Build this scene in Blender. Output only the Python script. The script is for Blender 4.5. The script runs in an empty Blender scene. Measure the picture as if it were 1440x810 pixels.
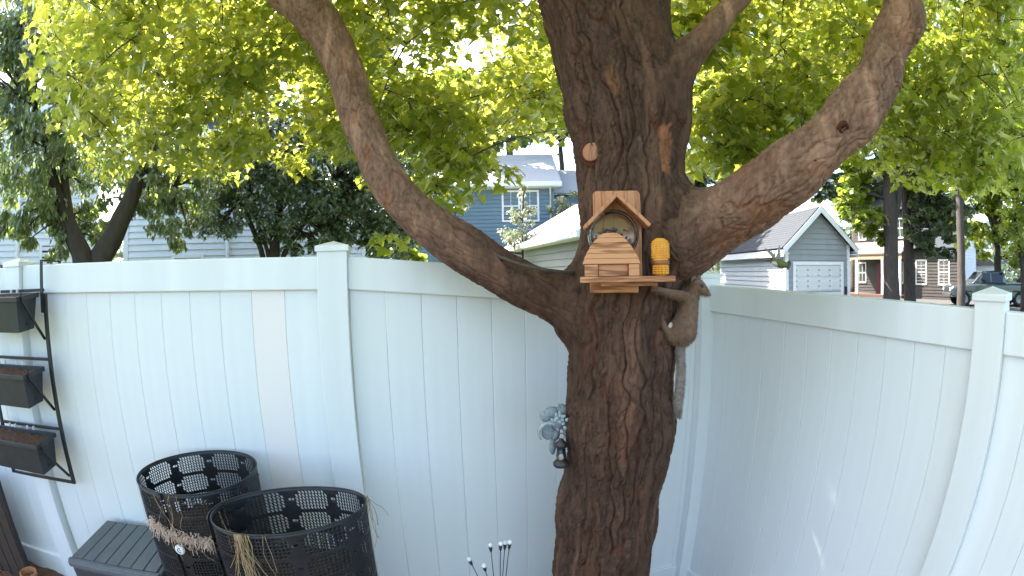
import bpy, bmesh, math, random
import numpy as np
from mathutils import Vector, Matrix, Euler
random.seed(7); rng = np.random.default_rng(7)
SC = bpy.context.scene; COL = SC.collection
R = math.radians
# ------------------------------------------------------------------ camera, world, sun, exposure
CAM = np.array([0.0, 0.0, 1.9]); PITCH, ROLL, FL = -.03052205, -.01814024, .8961421
cam = bpy.data.cameras.new('camera'); camo = bpy.data.objects.new('camera', cam); COL.objects.link(camo)
cam.type = 'PANO'; cam.panorama_type = 'FISHEYE_LENS_POLYNOMIAL'
cam.sensor_fit = 'HORIZONTAL'; cam.sensor_width = 36; cam.sensor_height = 20.25
cam.fisheye_fov = math.pi
cam.fisheye_polynomial_k0 = 0; cam.fisheye_polynomial_k1 = -40 / (720 * FL)
cam.fisheye_polynomial_k2 = 0; cam.fisheye_polynomial_k3 = 0; cam.fisheye_polynomial_k4 = 0
cam.clip_start = .02; cam.clip_end = 2000

def rays(P):
    """directions of photo points (1440 x 810) through the wide security-camera lens"""
    P = np.atleast_2d(np.array(P, float)); x = P[:, 0] - 720; y = 405 - P[:, 1]
    r = np.hypot(x, y) + 1e-9; th = r / 720 / FL
    d = np.stack([np.sin(th) * x / r, np.cos(th), np.sin(th) * y / r], 1)
    c, s = math.cos(ROLL), math.sin(ROLL)
    d = np.stack([c * d[:, 0] - s * d[:, 2], d[:, 1], s * d[:, 0] + c * d[:, 2]], 1)
    c, s = math.cos(PITCH), math.sin(PITCH)
    return np.stack([d[:, 0], c * d[:, 1] - s * d[:, 2], s * d[:, 1] + c * d[:, 2]], 1)
def at(px, py, hd):
    """world point seen at (px, py), HD metres away along the ground"""
    d = rays([(px, py)])[0]; return Vector(CAM + d * hd / math.hypot(d[0], d[1]))
def _b(v):
    c, s = math.cos(ROLL), math.sin(ROLL); v = (c * v[0] - s * v[2], v[1], s * v[0] + c * v[2])
    c, s = math.cos(PITCH), math.sin(PITCH); return Vector((v[0], c * v[1] - s * v[2], s * v[1] + c * v[2]))
bx, by, bz = _b((1, 0, 0)), _b((0, 0, 1)), _b((0, -1, 0))
camo.matrix_world = Matrix(((bx.x, by.x, bz.x, CAM[0]), (bx.y, by.y, bz.y, CAM[1]), (bx.z, by.z, bz.z, CAM[2]), (0, 0, 0, 1)))
SC.camera = camo
SUN_AZ, SUN_EL = R(-46), R(50)
W = bpy.data.worlds.new('World'); SC.world = W; W.use_nodes = True
nt = W.node_tree; sky = nt.nodes.new('ShaderNodeTexSky'); sky.sky_type = 'NISHITA'; sky.sun_disc = False
sky.sun_elevation = SUN_EL; sky.sun_rotation = SUN_AZ; sky.air_density = 1.0; sky.dust_density = 3.0; sky.ozone_density = 1.0
nt.links.new(sky.outputs[0], nt.nodes['Background'].inputs[0]); nt.nodes['Background'].inputs[1].default_value = .15
sl = bpy.data.lights.new('sun', 'SUN'); sl.energy = 5.0; sl.angle = R(.6); sl.color = (1, .93, .82)
so = bpy.data.objects.new('sun', sl); COL.objects.link(so)
sd = Vector((math.sin(SUN_AZ) * math.cos(SUN_EL), math.cos(SUN_AZ) * math.cos(SUN_EL), math.sin(SUN_EL)))
so.rotation_euler = sd.to_track_quat('Z', 'Y').to_euler(); so.location = (-6, 8, 14)
SC.view_settings.view_transform = 'Standard'; SC.view_settings.look = 'None'
SC.view_settings.exposure = 2.5; SC.view_settings.gamma = 1; SC.view_settings.use_curve_mapping = False
SC.cycles.max_bounces = 10; SC.cycles.transmission_bounces = 8; SC.cycles.transparent_max_bounces = 8
SC.cycles.diffuse_bounces = 5; SC.cycles.sample_clamp_indirect = 6

# ------------------------------------------------------------------ helpers
class MB:
    def __init__(s): s.v = []; s.f = []; s.sm = []
    def add(s, vs, fs, smooth=False):
        o = len(s.v); s.v += [tuple(v) for v in vs]; s.f += [tuple(i + o for i in f) for f in fs]; s.sm += [smooth] * len(fs); return s
    def hexa(s, c):  # 8 corners: bottom 4 ccw, top 4 ccw
        return s.add(c, [(3, 2, 1, 0), (4, 5, 6, 7), (0, 1, 5, 4), (1, 2, 6, 5), (2, 3, 7, 6), (3, 0, 4, 7)])
    def box(s, x0, x1, y0, y1, z0, z1, M=None):
        c = [(x0, y0, z0), (x1, y0, z0), (x1, y1, z0), (x0, y1, z0), (x0, y0, z1), (x1, y0, z1), (x1, y1, z1), (x0, y1, z1)]
        if M is not None: c = [M @ Vector(p) for p in c]
        return s.hexa(c)
    def bar(s, a, b, w, h, up=(0, 0, 1)):
        a, b = Vector(a), Vector(b); t = (b - a).normalized(); u = Vector(up)
        if abs(t.dot(u)) > .95: u = Vector((0, 1, 0))
        x = t.cross(u).normalized() * w / 2; y = x.cross(t).normalized() * h / 2
        return s.hexa([a - x - y, a + x - y, a + x + y, a - x + y, b - x - y, b + x - y, b + x + y, b - x + y])
    def tube(s, pts, rad, n=8, cap=True, smooth=True):
        pts = [Vector(p) for p in pts]
        if not hasattr(rad, '__len__'): rad = [rad] * len(pts)
        vs = []; u = None
        for i, p in enumerate(pts):
            t = (pts[min(i + 1, len(pts) - 1)] - pts[max(i - 1, 0)]).normalized()
            if u is None: u = t.orthogonal().normalized()
            u = (u - t * u.dot(t)).normalized(); w = t.cross(u)
            vs += [p + (u * math.cos(a) + w * math.sin(a)) * rad[i] for a in [2 * math.pi * k / n for k in range(n)]]
        fs = [(i * n + k, i * n + (k + 1) % n, (i + 1) * n + (k + 1) % n, (i + 1) * n + k) for i in range(len(pts) - 1) for k in range(n)]
        s.add(vs, fs, smooth)
        if cap:
            o = len(s.v) - len(vs)
            s.f += [tuple(o + k for k in range(n))[::-1], tuple(o + (len(pts) - 1) * n + k for k in range(n))]; s.sm += [False, False]
        return s
    def lathe(s, prof, n=24, M=None, smooth=True, cap=True):
        vs = [(r * math.cos(2 * math.pi * k / n), r * math.sin(2 * math.pi * k / n), z) for r, z in prof for k in range(n)]
        if M is not None: vs = [M @ Vector(v) for v in vs]
        m = len(prof); o = len(s.v)
        s.add(vs, [(i * n + k, i * n + (k + 1) % n, (i + 1) * n + (k + 1) % n, (i + 1) * n + k) for i in range(m - 1) for k in range(n)], smooth)
        if cap:
            s.f += [tuple(o + k for k in range(n))[::-1], tuple(o + (m - 1) * n + k for k in range(n))]; s.sm += [False, False]
        return s
    def prism(s, poly, y0, y1, M=None):  # polygon in x,z extruded along y
        n = len(poly); vs = [(x, y0, z) for x, z in poly] + [(x, y1, z) for x, z in poly]
        if M is not None: vs = [M @ Vector(v) for v in vs]
        return s.add(vs, [tuple(range(n)), tuple(range(2 * n - 1, n - 1, -1))] + [(i + n, (i + 1) % n + n, (i + 1) % n, i) for i in range(n)])
    def ell(s, c, r, M=None, n=16, m=10):
        c = Vector(c); vs = []; 
        for i in range(m + 1):
            a = math.pi * i / m
            for k in range(n):
                b = 2 * math.pi * k / n; p = Vector((r[0] * math.sin(a) * math.cos(b), r[1] * math.sin(a) * math.sin(b), r[2] * math.cos(a)))
                vs.append(c + (M @ p if M is not None else p))
        return s.add(vs, [(i * n + k, (i + 1) * n + k, (i + 1) * n + (k + 1) % n, i * n + (k + 1) % n) for i in range(m) for k in range(n)], True)
    def mesh(s, name):
        me = bpy.data.meshes.new(name); me.from_pydata(s.v, [], s.f); me.polygons.foreach_set('use_smooth', s.sm); me.update(); return me
    def build(s, name, m, parent=None, bevel=0, **kw):
        return link(name, s.mesh(name), m, parent, bevel, **kw)
def link(name, me, m, parent=None, bevel=0, kind=None, label=None, loc=None):
    o = bpy.data.objects.new(name, me); COL.objects.link(o)
    if m is not None and not me.materials: me.materials.append(m)
    if parent is not None: o.parent = parent
    if kind: o['kind'] = kind
    if label: o['label'] = label
    if loc is not None: o.location = loc
    if bevel:
        b = o.modifiers.new('bevel', 'BEVEL'); b.width = bevel; b.segments = 2; b.limit_method = 'ANGLE'
    return o
def tag(o, label, cat, group=None):
    o['label'] = label; o['category'] = cat
    if group: o['group'] = group
    return o
def thing(name, label, cat, loc=(0, 0, 0), rz=0, group=None):
    o = bpy.data.objects.new(name, None); COL.objects.link(o); o.location = loc; o.rotation_euler = (0, 0, rz); o.empty_display_size = .1
    return tag(o, label, cat, group)
def copy_tree(o, parent=None):
    c = o.copy(); COL.objects.link(c)
    if parent is not None: c.parent = parent
    for ch in [k for k in KIDS(o)]: copy_tree(ch, c)
    return c
def KIDS(o): return [x for x in COL.objects if x.parent == o]
def npmesh(name, V, F, m, parent=None, smooth=False, **kw):
    V = np.asarray(V, np.float32); F = np.asarray(F, np.int32); k = F.shape[1]
    me = bpy.data.meshes.new(name); me.vertices.add(len(V)); me.vertices.foreach_set('co', V.ravel())
    me.loops.add(F.size); me.loops.foreach_set('vertex_index', F.ravel())
    me.polygons.add(len(F)); me.polygons.foreach_set('loop_start', np.arange(0, F.size, k, dtype=np.int32))
    me.polygons.foreach_set('use_smooth', np.full(len(F), smooth)); me.update(calc_edges=True)
    return link(name, me, m, parent, **kw)
# numpy gradient noise
_perm = rng.permutation(256); _perm = np.concatenate([_perm, _perm, _perm]); _g = rng.normal(size=(256, 3)); _g /= np.linalg.norm(_g, axis=1)[:, None]
def noise(p):
    p = np.asarray(p, float); i = np.floor(p).astype(int); f = p - i; u = f * f * f * (f * (f * 6 - 15) + 10); i &= 255; out = 0
    for a in (0, 1):
        for b in (0, 1):
            for c in (0, 1):
                g = _g[_perm[_perm[_perm[i[:, 0] + a] + i[:, 1] + b] + i[:, 2] + c]]
                w = (u[:, 0] if a else 1 - u[:, 0]) * (u[:, 1] if b else 1 - u[:, 1]) * (u[:, 2] if c else 1 - u[:, 2])
                out = out + w * ((f - (a, b, c)) * g).sum(1)
    return out * 1.6
def fbm(p, o=4):
    s = 0; a = 1
    for k in range(o): s = s + a * noise(p * 2 ** k + 17.3 * k); a *= .5
    return s

def worley(p):
    """cell noise: distance between nearest and second nearest cell point, and the nearest cell's random number"""
    i = np.floor(p).astype(int); f1 = np.full(len(p), 9.0); f2 = f1.copy(); idn = np.zeros(len(p))
    for a in (-1, 0, 1):
        for b in (-1, 0, 1):
            for c in (-1, 0, 1):
                q = i + (a, b, c); m = q & 255; h = _perm[_perm[_perm[m[:, 0]] + m[:, 1]] + m[:, 2]]; o = np.stack([h, _perm[h + 57], _perm[h + 131]], 1) / 256.0
                d = np.linalg.norm(q + o - p, axis=1); nw = d < f1; f2 = np.where(nw, f1, np.minimum(f2, d)); idn = np.where(nw, _perm[h + 200] / 256.0, idn); f1 = np.minimum(f1, d)
    return f2 - f1, idn
# ------------------------------------------------------------------ materials
def mat(name, c1, c2=None, scale=8, rough=.6, bump=0, bscale=None, stretch=(1, 1, 1), metal=0, spec=.5, detail=5, coat=0, rnd=0):
    m = bpy.data.materials.new(name); m.use_nodes = True; t = m.node_tree; N = t.nodes; L = t.links; p = N['Principled BSDF']
    p.inputs['Roughness'].default_value = rough; p.inputs['Metallic'].default_value = metal; p.inputs['Specular IOR Level'].default_value = spec
    p.inputs['Coat Weight'].default_value = coat
    c2 = c2 or tuple(x * .8 for x in c1)
    tc = N.new('ShaderNodeTexCoord'); mp = N.new('ShaderNodeMapping'); mp.inputs['Scale'].default_value = stretch
    L.new(tc.outputs['Object'], mp.inputs[0])
    n = N.new('ShaderNodeTexNoise'); n.inputs['Scale'].default_value = scale; n.inputs['Detail'].default_value = detail; L.new(mp.outputs[0], n.inputs[0])
    r = N.new('ShaderNodeValToRGB'); r.color_ramp.elements[0].position = .3; r.color_ramp.elements[1].position = .7
    r.color_ramp.elements[0].color = (*c1, 1); r.color_ramp.elements[1].color = (*c2, 1); L.new(n.outputs[0], r.inputs[0])
    out = r.outputs[0]
    if rnd:
        oi = N.new('ShaderNodeObjectInfo'); hv = N.new('ShaderNodeHueSaturation'); mr = N.new('ShaderNodeMapRange')
        mr.inputs[3].default_value = 1 - rnd; mr.inputs[4].default_value = 1 + rnd; L.new(oi.outputs['Random'], mr.inputs[0]); L.new(mr.outputs[0], hv.inputs['Value'])
        L.new(out, hv.inputs['Color']); out = hv.outputs[0]
    L.new(out, p.inputs['Base Color'])
    if bump:
        n2 = N.new('ShaderNodeTexNoise'); n2.inputs['Scale'].default_value = bscale or scale * 4; n2.inputs['Detail'].default_value = 6; L.new(mp.outputs[0], n2.inputs[0])
        b = N.new('ShaderNodeBump'); b.inputs['Strength'].default_value = bump; b.inputs['Distance'].default_value = .01
        L.new(n2.outputs[0], b.inputs['Height']); L.new(b.outputs[0], p.inputs['Normal'])
    return m
def leafmat(name, c1, c2, t1, t2, tw=.5, gloss=.12):
    """leaf: diffuse reflection + light coming through; colour differs a little from leaf to leaf"""
    m = bpy.data.materials.new(name); m.use_nodes = True; t = m.node_tree; N = t.nodes; L = t.links; N.remove(N['Principled BSDF'])
    g = N.new('ShaderNodeNewGeometry'); oi = N.new('ShaderNodeObjectInfo'); ad = N.new('ShaderNodeMath'); ad.operation = 'ADD'
    fr = N.new('ShaderNodeMath'); fr.operation = 'FRACT'
    L.new(g.outputs['Random Per Island'], ad.inputs[0]); L.new(oi.outputs['Random'], ad.inputs[1]); L.new(ad.outputs[0], fr.inputs[0])
    def ramp(a, b):
        r = N.new('ShaderNodeValToRGB'); r.color_ramp.elements[0].color = (*a, 1); r.color_ramp.elements[1].color = (*b, 1); L.new(fr.outputs[0], r.inputs[0]); return r.outputs[0]
    d = N.new('ShaderNodeBsdfDiffuse'); L.new(ramp(c1, c2), d.inputs[0])
    tr = N.new('ShaderNodeBsdfTranslucent'); L.new(ramp(t1, t2), tr.inputs[0])
    mx = N.new('ShaderNodeMixShader'); mx.inputs[0].default_value = tw; L.new(d.outputs[0], mx.inputs[1]); L.new(tr.outputs[0], mx.inputs[2])
    gl = N.new('ShaderNodeBsdfGlossy'); gl.inputs['Roughness'].default_value = .36; m2 = N.new('ShaderNodeMixShader')
    fn = N.new('ShaderNodeFresnel'); fn.inputs[0].default_value = 1.35; ml = N.new('ShaderNodeMath'); ml.operation = 'MULTIPLY'; ml.inputs[1].default_value = gloss * 4
    L.new(fn.outputs[0], ml.inputs[0]); L.new(ml.outputs[0], m2.inputs[0]); L.new(mx.outputs[0], m2.inputs[1]); L.new(gl.outputs[0], m2.inputs[2])
    L.new(m2.outputs[0], N['Material Output'].inputs[0]); return m
def woodmat(name, light, dark, scale=30, dirx=False, rough=.55):
    m = bpy.data.materials.new(name); m.use_nodes = True; t = m.node_tree; N = t.nodes; L = t.links; p = N['Principled BSDF']
    tc = N.new('ShaderNodeTexCoord'); mp = N.new('ShaderNodeMapping'); mp.inputs['Scale'].default_value = (.12, 1, 1) if dirx else (1, 1, .12); L.new(tc.outputs['Object'], mp.inputs[0])
    oi = N.new('ShaderNodeObjectInfo'); L.new(oi.outputs['Random'], mp.inputs['Location'])
    n = N.new('ShaderNodeTexNoise'); n.inputs['Scale'].default_value = scale; n.inputs['Detail'].default_value = 3; L.new(mp.outputs[0], n.inputs[0])
    ms = N.new('ShaderNodeMath'); ms.operation = 'MULTIPLY'; ms.inputs[1].default_value = 26; L.new(n.outputs[0], ms.inputs[0])
    sn = N.new('ShaderNodeMath'); sn.operation = 'SINE'; L.new(ms.outputs[0], sn.inputs[0])
    r = N.new('ShaderNodeValToRGB'); r.color_ramp.elements[0].color = (*light, 1); r.color_ramp.elements[1].color = (*dark, 1)
    r.color_ramp.elements[0].position = .3; r.color_ramp.elements[1].position = 1; L.new(sn.outputs[0], r.inputs[0]); L.new(r.outputs[0], p.inputs['Base Color'])
    p.inputs['Roughness'].default_value = rough
    b = N.new('ShaderNodeBump'); b.inputs['Strength'].default_value = .15; b.inputs['Distance'].default_value = .002; L.new(sn.outputs[0], b.inputs['Height']); L.new(b.outputs[0], p.inputs['Normal'])
    return m
def barkmat(name, plate1, plate2, inner, lichen, s=1.0, young=False):
    """bark: grey-brown plates, redder inner bark in the fissures (attribute 'relief'), pale lichen and peeled spots (attribute 'peel')"""
    m = bpy.data.materials.new(name); m.use_nodes = True; t = m.node_tree; N = t.nodes; L = t.links; p = N['Principled BSDF']
    tc = N.new('ShaderNodeTexCoord'); mp = N.new('ShaderNodeMapping'); mp.inputs['Scale'].default_value = (1, 1, .35); L.new(tc.outputs['Object'], mp.inputs[0])
    def nz(sc, d=6, r=.6):
        n = N.new('ShaderNodeTexNoise'); n.inputs['Scale'].default_value = sc * s; n.inputs['Detail'].default_value = d; n.inputs['Roughness'].default_value = r; L.new(mp.outputs[0], n.inputs[0]); return n.outputs[0]
    def ramp(src, a, b, ca, cb):
        r = N.new('ShaderNodeValToRGB'); r.color_ramp.elements[0].position = a; r.color_ramp.elements[1].position = b
        r.color_ramp.elements[0].color = (*ca, 1); r.color_ramp.elements[1].color = (*cb, 1); L.new(src, r.inputs[0]); return r.outputs[0]
    def mix(f, a, b):
        x = N.new('ShaderNodeMix'); x.data_type = 'RGBA'; L.new(f, x.inputs[0]); L.new(a, x.inputs[6]); L.new(b, x.inputs[7]); return x.outputs[2]
    def attr(n):
        a = N.new('ShaderNodeAttribute'); a.attribute_name = n; return a.outputs['Fac']
    def mul(a, f):
        x = N.new('ShaderNodeMix'); x.data_type = 'RGBA'; x.blend_type = 'MULTIPLY'; x.inputs[0].default_value = 1; L.new(a, x.inputs[6]); x.inputs[7].default_value = (f, f * .92, f * .88, 1); return x.outputs[2]
    big = nz(5, 4); fine = nz(60, 8, .7)
    base = ramp(fine, .3, .72, plate1, plate2)
    mp2 = N.new('ShaderNodeMapping'); mp2.inputs['Scale'].default_value = (1, 1, .1); L.new(tc.outputs['Object'], mp2.inputs[0])
    n9 = N.new('ShaderNodeTexNoise'); n9.inputs['Scale'].default_value = 16 * s; n9.inputs['Detail'].default_value = 6; L.new(mp2.outputs[0], n9.inputs[0])
    base = mix(ramp(n9.outputs[0], .52, .66, (0, 0, 0), (.85, .85, .85)), base, ramp(fine, .35, .75, tuple(1.5 * x for x in plate2), tuple(x * .8 for x in plate2)))
    red = ramp(nz(22), .35, .7, inner, tuple(.55 * x for x in inner))
    c = mix(ramp(attr('relief'), .15, .5, (1, 1, 1), (0, 0, 0)), base, red)
    c = mix(ramp(big, .56, .74, (0, 0, 0), (.75, .75, .75)), c, red)
    lic = ramp(nz(30), .4, .6, lichen, tuple(.6 * x for x in lichen))
    c = mix(ramp(nz(13, 8, .75), .62, .74, (0, 0, 0), (.8, .8, .8)), c, lic)
    c = mix(attr('plate'), mul(c, .74), mul(c, 1.2))
    peel = ramp(nz(40), .3, .7, (.34, .145, .07), (.12, .045, .022))
    c = mix(attr('peel'), c, peel)
    if young:
        c = mix(attr('young'), mul(c, .40), c)
    L.new(c, p.inputs['Base Color']); p.inputs['Roughness'].default_value = .85; p.inputs['Specular IOR Level'].default_value = .25
    b = N.new('ShaderNodeBump'); b.inputs['Strength'].default_value = .8; b.inputs['Distance'].default_value = .005; L.new(fine, b.inputs['Height']); L.new(b.outputs[0], p.inputs['Normal'])
    return m
def glassmat(name, col=(1, 1, 1), rough=.02):
    m = bpy.data.materials.new(name); m.use_nodes = True; p = m.node_tree.nodes['Principled BSDF']
    p.inputs['Base Color'].default_value = (*col, 1); p.inputs['Transmission Weight'].default_value = 1; p.inputs['Roughness'].default_value = rough; p.inputs['IOR'].default_value = 1.45
    return m
M = dict(
    vinyl=mat('white_vinyl', (.80, .83, .85), (.71, .74, .755), 7, .4, .03, 60, (1, 1, .07)),
    vinyl_warm_light=mat('warm_lit_vinyl', (.85, .805, .795), (.83, .785, .775), 3, .4, .02, 60, (1, 1, .15)),  # warm pink light on the fence, put into one plank's colour
    vinyl_dirty=mat('weathered_vinyl', (.70, .69, .64), (.52, .50, .44), 9, .5, .05, 60, (1, 1, .12)),
    black=mat('black_metal', (.012, .012, .013), (.02, .02, .022), 30, .42, .05),
    planter=mat('charcoal_plastic', (.022, .026, .030), (.035, .04, .046), 14, .5, .04),
    soil=mat('dry_soil', (.16, .075, .035), (.07, .035, .02), 60, .95, .9, 120),
    binp=mat('black_plastic', (.010, .011, .014), (.022, .023, .028), 20, .42, .12, 90),
    deck=mat('slate_resin', (.115, .13, .145), (.09, .102, .115), 40, .5, .1, 160, (1, .2, 1)),
    deckdark=mat('slate_resin_body', (.05, .053, .058), (.04, .042, .047), 40, .55, .1, 160),
    straw=mat('jute_fibre', (.46, .33, .19), (.30, .20, .10), 50, .9), burlap=mat('frayed_fibre', (.78, .64, .55), (.60, .38, .30), 40, .95, .5, 90),
    white=mat('white_paint', (.80, .80, .79), (.74, .74, .73), 6, .5), 
    cedar=woodmat('cedar', (.50, .225, .10), (.33, .125, .05), 30), cedarx=woodmat('cedar_flat', (.54, .25, .115), (.24, .085, .034), 22, True),
    corn=mat('corn_yellow', (.66, .26, .022), (.78, .40, .05), 40, .4, 0), cornring=mat('corn_brown', (.22, .075, .02), (.3, .1, .03), 50, .5),
    seed=mat('sunflower_seed', (.02, .018, .015), (.16, .14, .11), 80, .5, 0, None, (4, 4, 1)), glass=glassmat('jar_glass'),
    figure=mat('blue_grey_resin', (.13, .165, .185), (.27, .31, .33), 35, .6, .5, 120), pale=mat('pale_resin', (.36, .42, .45), (.26, .32, .35), 30, .5, .2, 80),
    lantern=mat('lantern_metal', (.02, .018, .017), (.035, .03, .028), 30, .4), candle=mat('wax', (.75, .72, .66), (.66, .64, .6), 10, .5),
    bulb=mat('frosted_bulb', (.82, .83, .86), (.75, .76, .8), 10, .25), stem=mat('steel_wire', (.03, .032, .034), (.05, .05, .05), 30, .4),
    fur=mat('squirrel_fur', (.245, .148, .095), (.165, .10, .068), 60, .85, .6, 240), furtail=mat('tail_fur', (.17, .135, .112), (.33, .285, .25), 70, .9),
    belly=mat('belly_fur', (.62, .55, .47), (.5, .43, .36), 60, .9), dark=mat('dark_eye', (.008, .006, .005), None, 10, .15),
    birdg=mat('olive_plumage', (.10, .11, .022), (.055, .075, .015), 120, .6, .4, 300), birdd=mat('dark_feather', (.018, .022, .018), (.03, .04, .025), 90, .5), birdp=mat('pale_plumage', (.45, .42, .40), (.32, .30, .29), 90, .8), birdw=mat('wing_feather', (.26, .25, .23), (.18, .17, .16), 90, .6),
    mulch=mat('mulch', (.085, .042, .026), (.20, .105, .06), 45, .95, 1, 110), compost=mat('dark_compost', (.022, .015, .011), (.04, .027, .02), 40, .95, .8, 90), terra=mat('terracotta', (.42, .19, .08), (.30, .12, .05), 30, .8, .2), dryleaf=mat('dry_leaf', (.30, .13, .05), (.16, .06, .025), 25, .8),
    grass=mat('lawn', (.045, .075, .02), (.08, .10, .03), 2.5, .95, .8, 30), asphalt=mat('asphalt', (.05, .05, .05), (.07, .068, .065), 8, .9, .4, 120),
    siding_w=mat('white_siding', (.74, .75, .75), (.68, .69, .69), 2, .5, 0), siding_g=mat('grey_and_shaded_siding', (.29, .305, .31), (.26, .27, .275), 2, .55, 0), siding_lg=mat('light_grey_siding', (.50, .53, .55), (.45, .48, .5), 2, .5, 0),
    siding_b=mat('blue_siding', (.14, .215, .28), (.12, .19, .25), 1.5, .55, 0), siding_d=mat('shaded_brown_siding', (.042, .037, .034), (.032, .029, .027), 2, .6, 0),  # brown siding darkened further to stand in for tree shade
    roof=mat('dark_shingle', (.036, .043, .055), (.024, .029, .038), 20, .9, .6, 60), roof_l=mat('pale_shingle', (.42, .41, .40), (.33, .325, .32), 14, .9, .6, 60), roof_t=mat('tan_shingle', (.33, .25, .19), (.25, .19, .14), 12, .9, .5, 50),
    pane=mat('window_pane', (.03, .045, .045), (.05, .065, .06), 1, .08, 0, None, (1, 1, 1), 0, .8), shade=mat('window_blind', (.42, .44, .44), (.36, .38, .38), 2, .6),
    doorw=mat('garage_door', (.64, .64, .62), (.59, .59, .57), 2, .45), brick=mat('brown_brick', (.13, .075, .055), (.08, .05, .04), 30, .9, .5, 60),
    trucks=mat('steel_blue_paint', (.12, .15, .17), (.10, .13, .15), 1, .25, 0, None, (1, 1, 1), .6, .5, 2, 1), tyre=mat('tyre_rubber', (.012, .012, .012), None, 20, .8), rim=mat('alloy', (.25, .26, .27), None, 10, .35, 0, None, (1, 1, 1), .9), lamp=mat('headlight_lens', (.6, .62, .64), None, 10, .1), glassd=mat('tinted_glass', (.01, .014, .018), None, 4, .06), redlens=mat('dark_red_paint', (.13, .02, .03), None, 5, .35),
    bark=barkmat('maple_bark', (.025, .0155, .011), (.122, .070, .048), (.125, .043, .024), (.15, .14, .125)),
    limb=barkmat('limb_bark', (.10, .062, .045), (.30, .185, .13), (.20, .078, .044), (.36, .31, .25), young=True),  # limbs coloured brighter and redder to stand in for light on them
    farbark=mat('far_bark', (.06, .05, .045), (.035, .028, .025), 12, .9, .8, 30, (1, 1, .3)), twig=mat('twig_bark', (.05, .036, .028), (.09, .07, .055), 30, .85), scar=woodmat('cut_wood', (.36, .15, .07), (.2, .075, .035), 40),
    lf=leafmat('maple_leaf', (.075, .115, .026), (.13, .175, .045), (.42, .52, .05), (.90, .88, .14), .62),
    lfs=leafmat('leaf_yellow_green', (.07, .12, .02), (.12, .16, .035), (.36, .50, .045), (.66, .70, .09), .6),
    lfd=leafmat('leaf_dark', (.045, .085, .028), (.08, .125, .045), (.17, .29, .04), (.32, .42, .06), .5, .9),
    lfw=leafmat('leaf_willowy', (.08, .125, .05), (.13, .175, .08), (.32, .46, .08), (.48, .58, .13), .52, .8),
    lft=leafmat('leaf_teal', (.05, .09, .06), (.08, .13, .075), (.12, .22, .09), (.2, .3, .12), .45, .6),
    lfv=leafmat('leaf_variegated', (.16, .2, .10), (.34, .36, .24), (.2, .26, .1), (.3, .34, .18), .35, .2),
)

# ------------------------------------------------------------------ ground
CX, CY = 1.023, 2.255
def yard_z(x, y):
    r = math.hypot(x, y); k = min(1, max(0, (r - 3.5) / 6)); k = k * k * (3 - 2 * k)
    return min(.45, max(-.2, .0886 * (1.02 - x))) * (1 - k)
rad = [0, .6, 1.2, 1.8, 2.4, 3, 3.6, 4.4, 5.5, 7, 9, 12, 16, 24, 40, 80, 200, 900]; na = 72
V = []; F = []
for r in rad:
    for k in range(na):
        a = 2 * math.pi * k / na; x, y = r * math.sin(a), r * math.cos(a); V.append((x, y, yard_z(x, y) - .02))
for i in range(len(rad) - 1):
    for k in range(na): F.append((i * na + k, i * na + (k + 1) % na, (i + 1) * na + (k + 1) % na, (i + 1) * na + k)[::-1])
npmesh('ground', V, F, M['grass'], smooth=True, kind='structure')
u = Vector((.9636, .2672, 0)); w = Vector((.3256, -.9455, 0))
V = []; F = []; n1, n2 = 110, 90
for i in range(n1):
    for j in range(n2):
        p = Vector((CX, CY, 0)) - u * (5.2 * i / (n1 - 1)) + w * (4.2 * j / (n2 - 1)); V.append((p.x, p.y, yard_z(p.x, p.y)))
V = np.array(V); V[:, 2] += .018 * noise(V * 9) + .012 * noise(V * 31)
F = [(i * n2 + j, i * n2 + j + 1, (i + 1) * n2 + j + 1, (i + 1) * n2 + j) for i in range(n1 - 1) for j in range(n2 - 1)]
npmesh('mulch_bed', V, F, M['mulch'], smooth=True, kind='structure')
mb = MB(); mb.add([(5, 7.5, .004), (75, 7.5, .004), (75, 34, .004), (12, 27, .004)], [(0, 1, 2, 3)]); mb.build('driveway', M['asphalt'], kind='structure')  # driveway sheet widened to darken ground that lies in shade

# ------------------------------------------------------------------ vinyl privacy fence
D = 1.9; AL = R(-15.5); D2 = 1.7017; AR = R(71)
OL = Vector((D * math.sin(AL), D * math.cos(AL), 0)); OR = Vector((D2 * math.sin(AR), D2 * math.cos(AR), 0))
ML = Matrix.Translation(OL) @ Matrix.Rotation(R(15.5), 4, 'Z'); MR = Matrix.Translation(OR) @ Matrix.Rotation(R(-71), 4, 'Z')
LX = lambda x, y, z: ML @ Vector((x, y, z))
def fence_post(parent, x0, x1, zb, ztop):
    o = MB().box(x0, x1, -.061, .061, zb, ztop - .035).build('post', M['vinyl'], parent, .004)
    c = MB(); e = .008; a, b = x0 - e, x1 + e; y = .061 + e; xm = (a + b) / 2; z1, z2 = ztop - .045, ztop - .022
    c.add([(a, -y, z1), (b, -y, z1), (b, y, z1), (a, y, z1), (a, -y, z2), (b, -y, z2), (b, y, z2), (a, y, z2), (xm, 0, ztop)],
          [(3, 2, 1, 0), (0, 1, 5, 4), (1, 2, 6, 5), (2, 3, 7, 6), (3, 0, 4, 7), (4, 5, 8), (5, 6, 8), (6, 7, 8), (7, 4, 8)])
    c.build('post_cap', M['vinyl'], o, .003)
PLANK = {}
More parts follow.
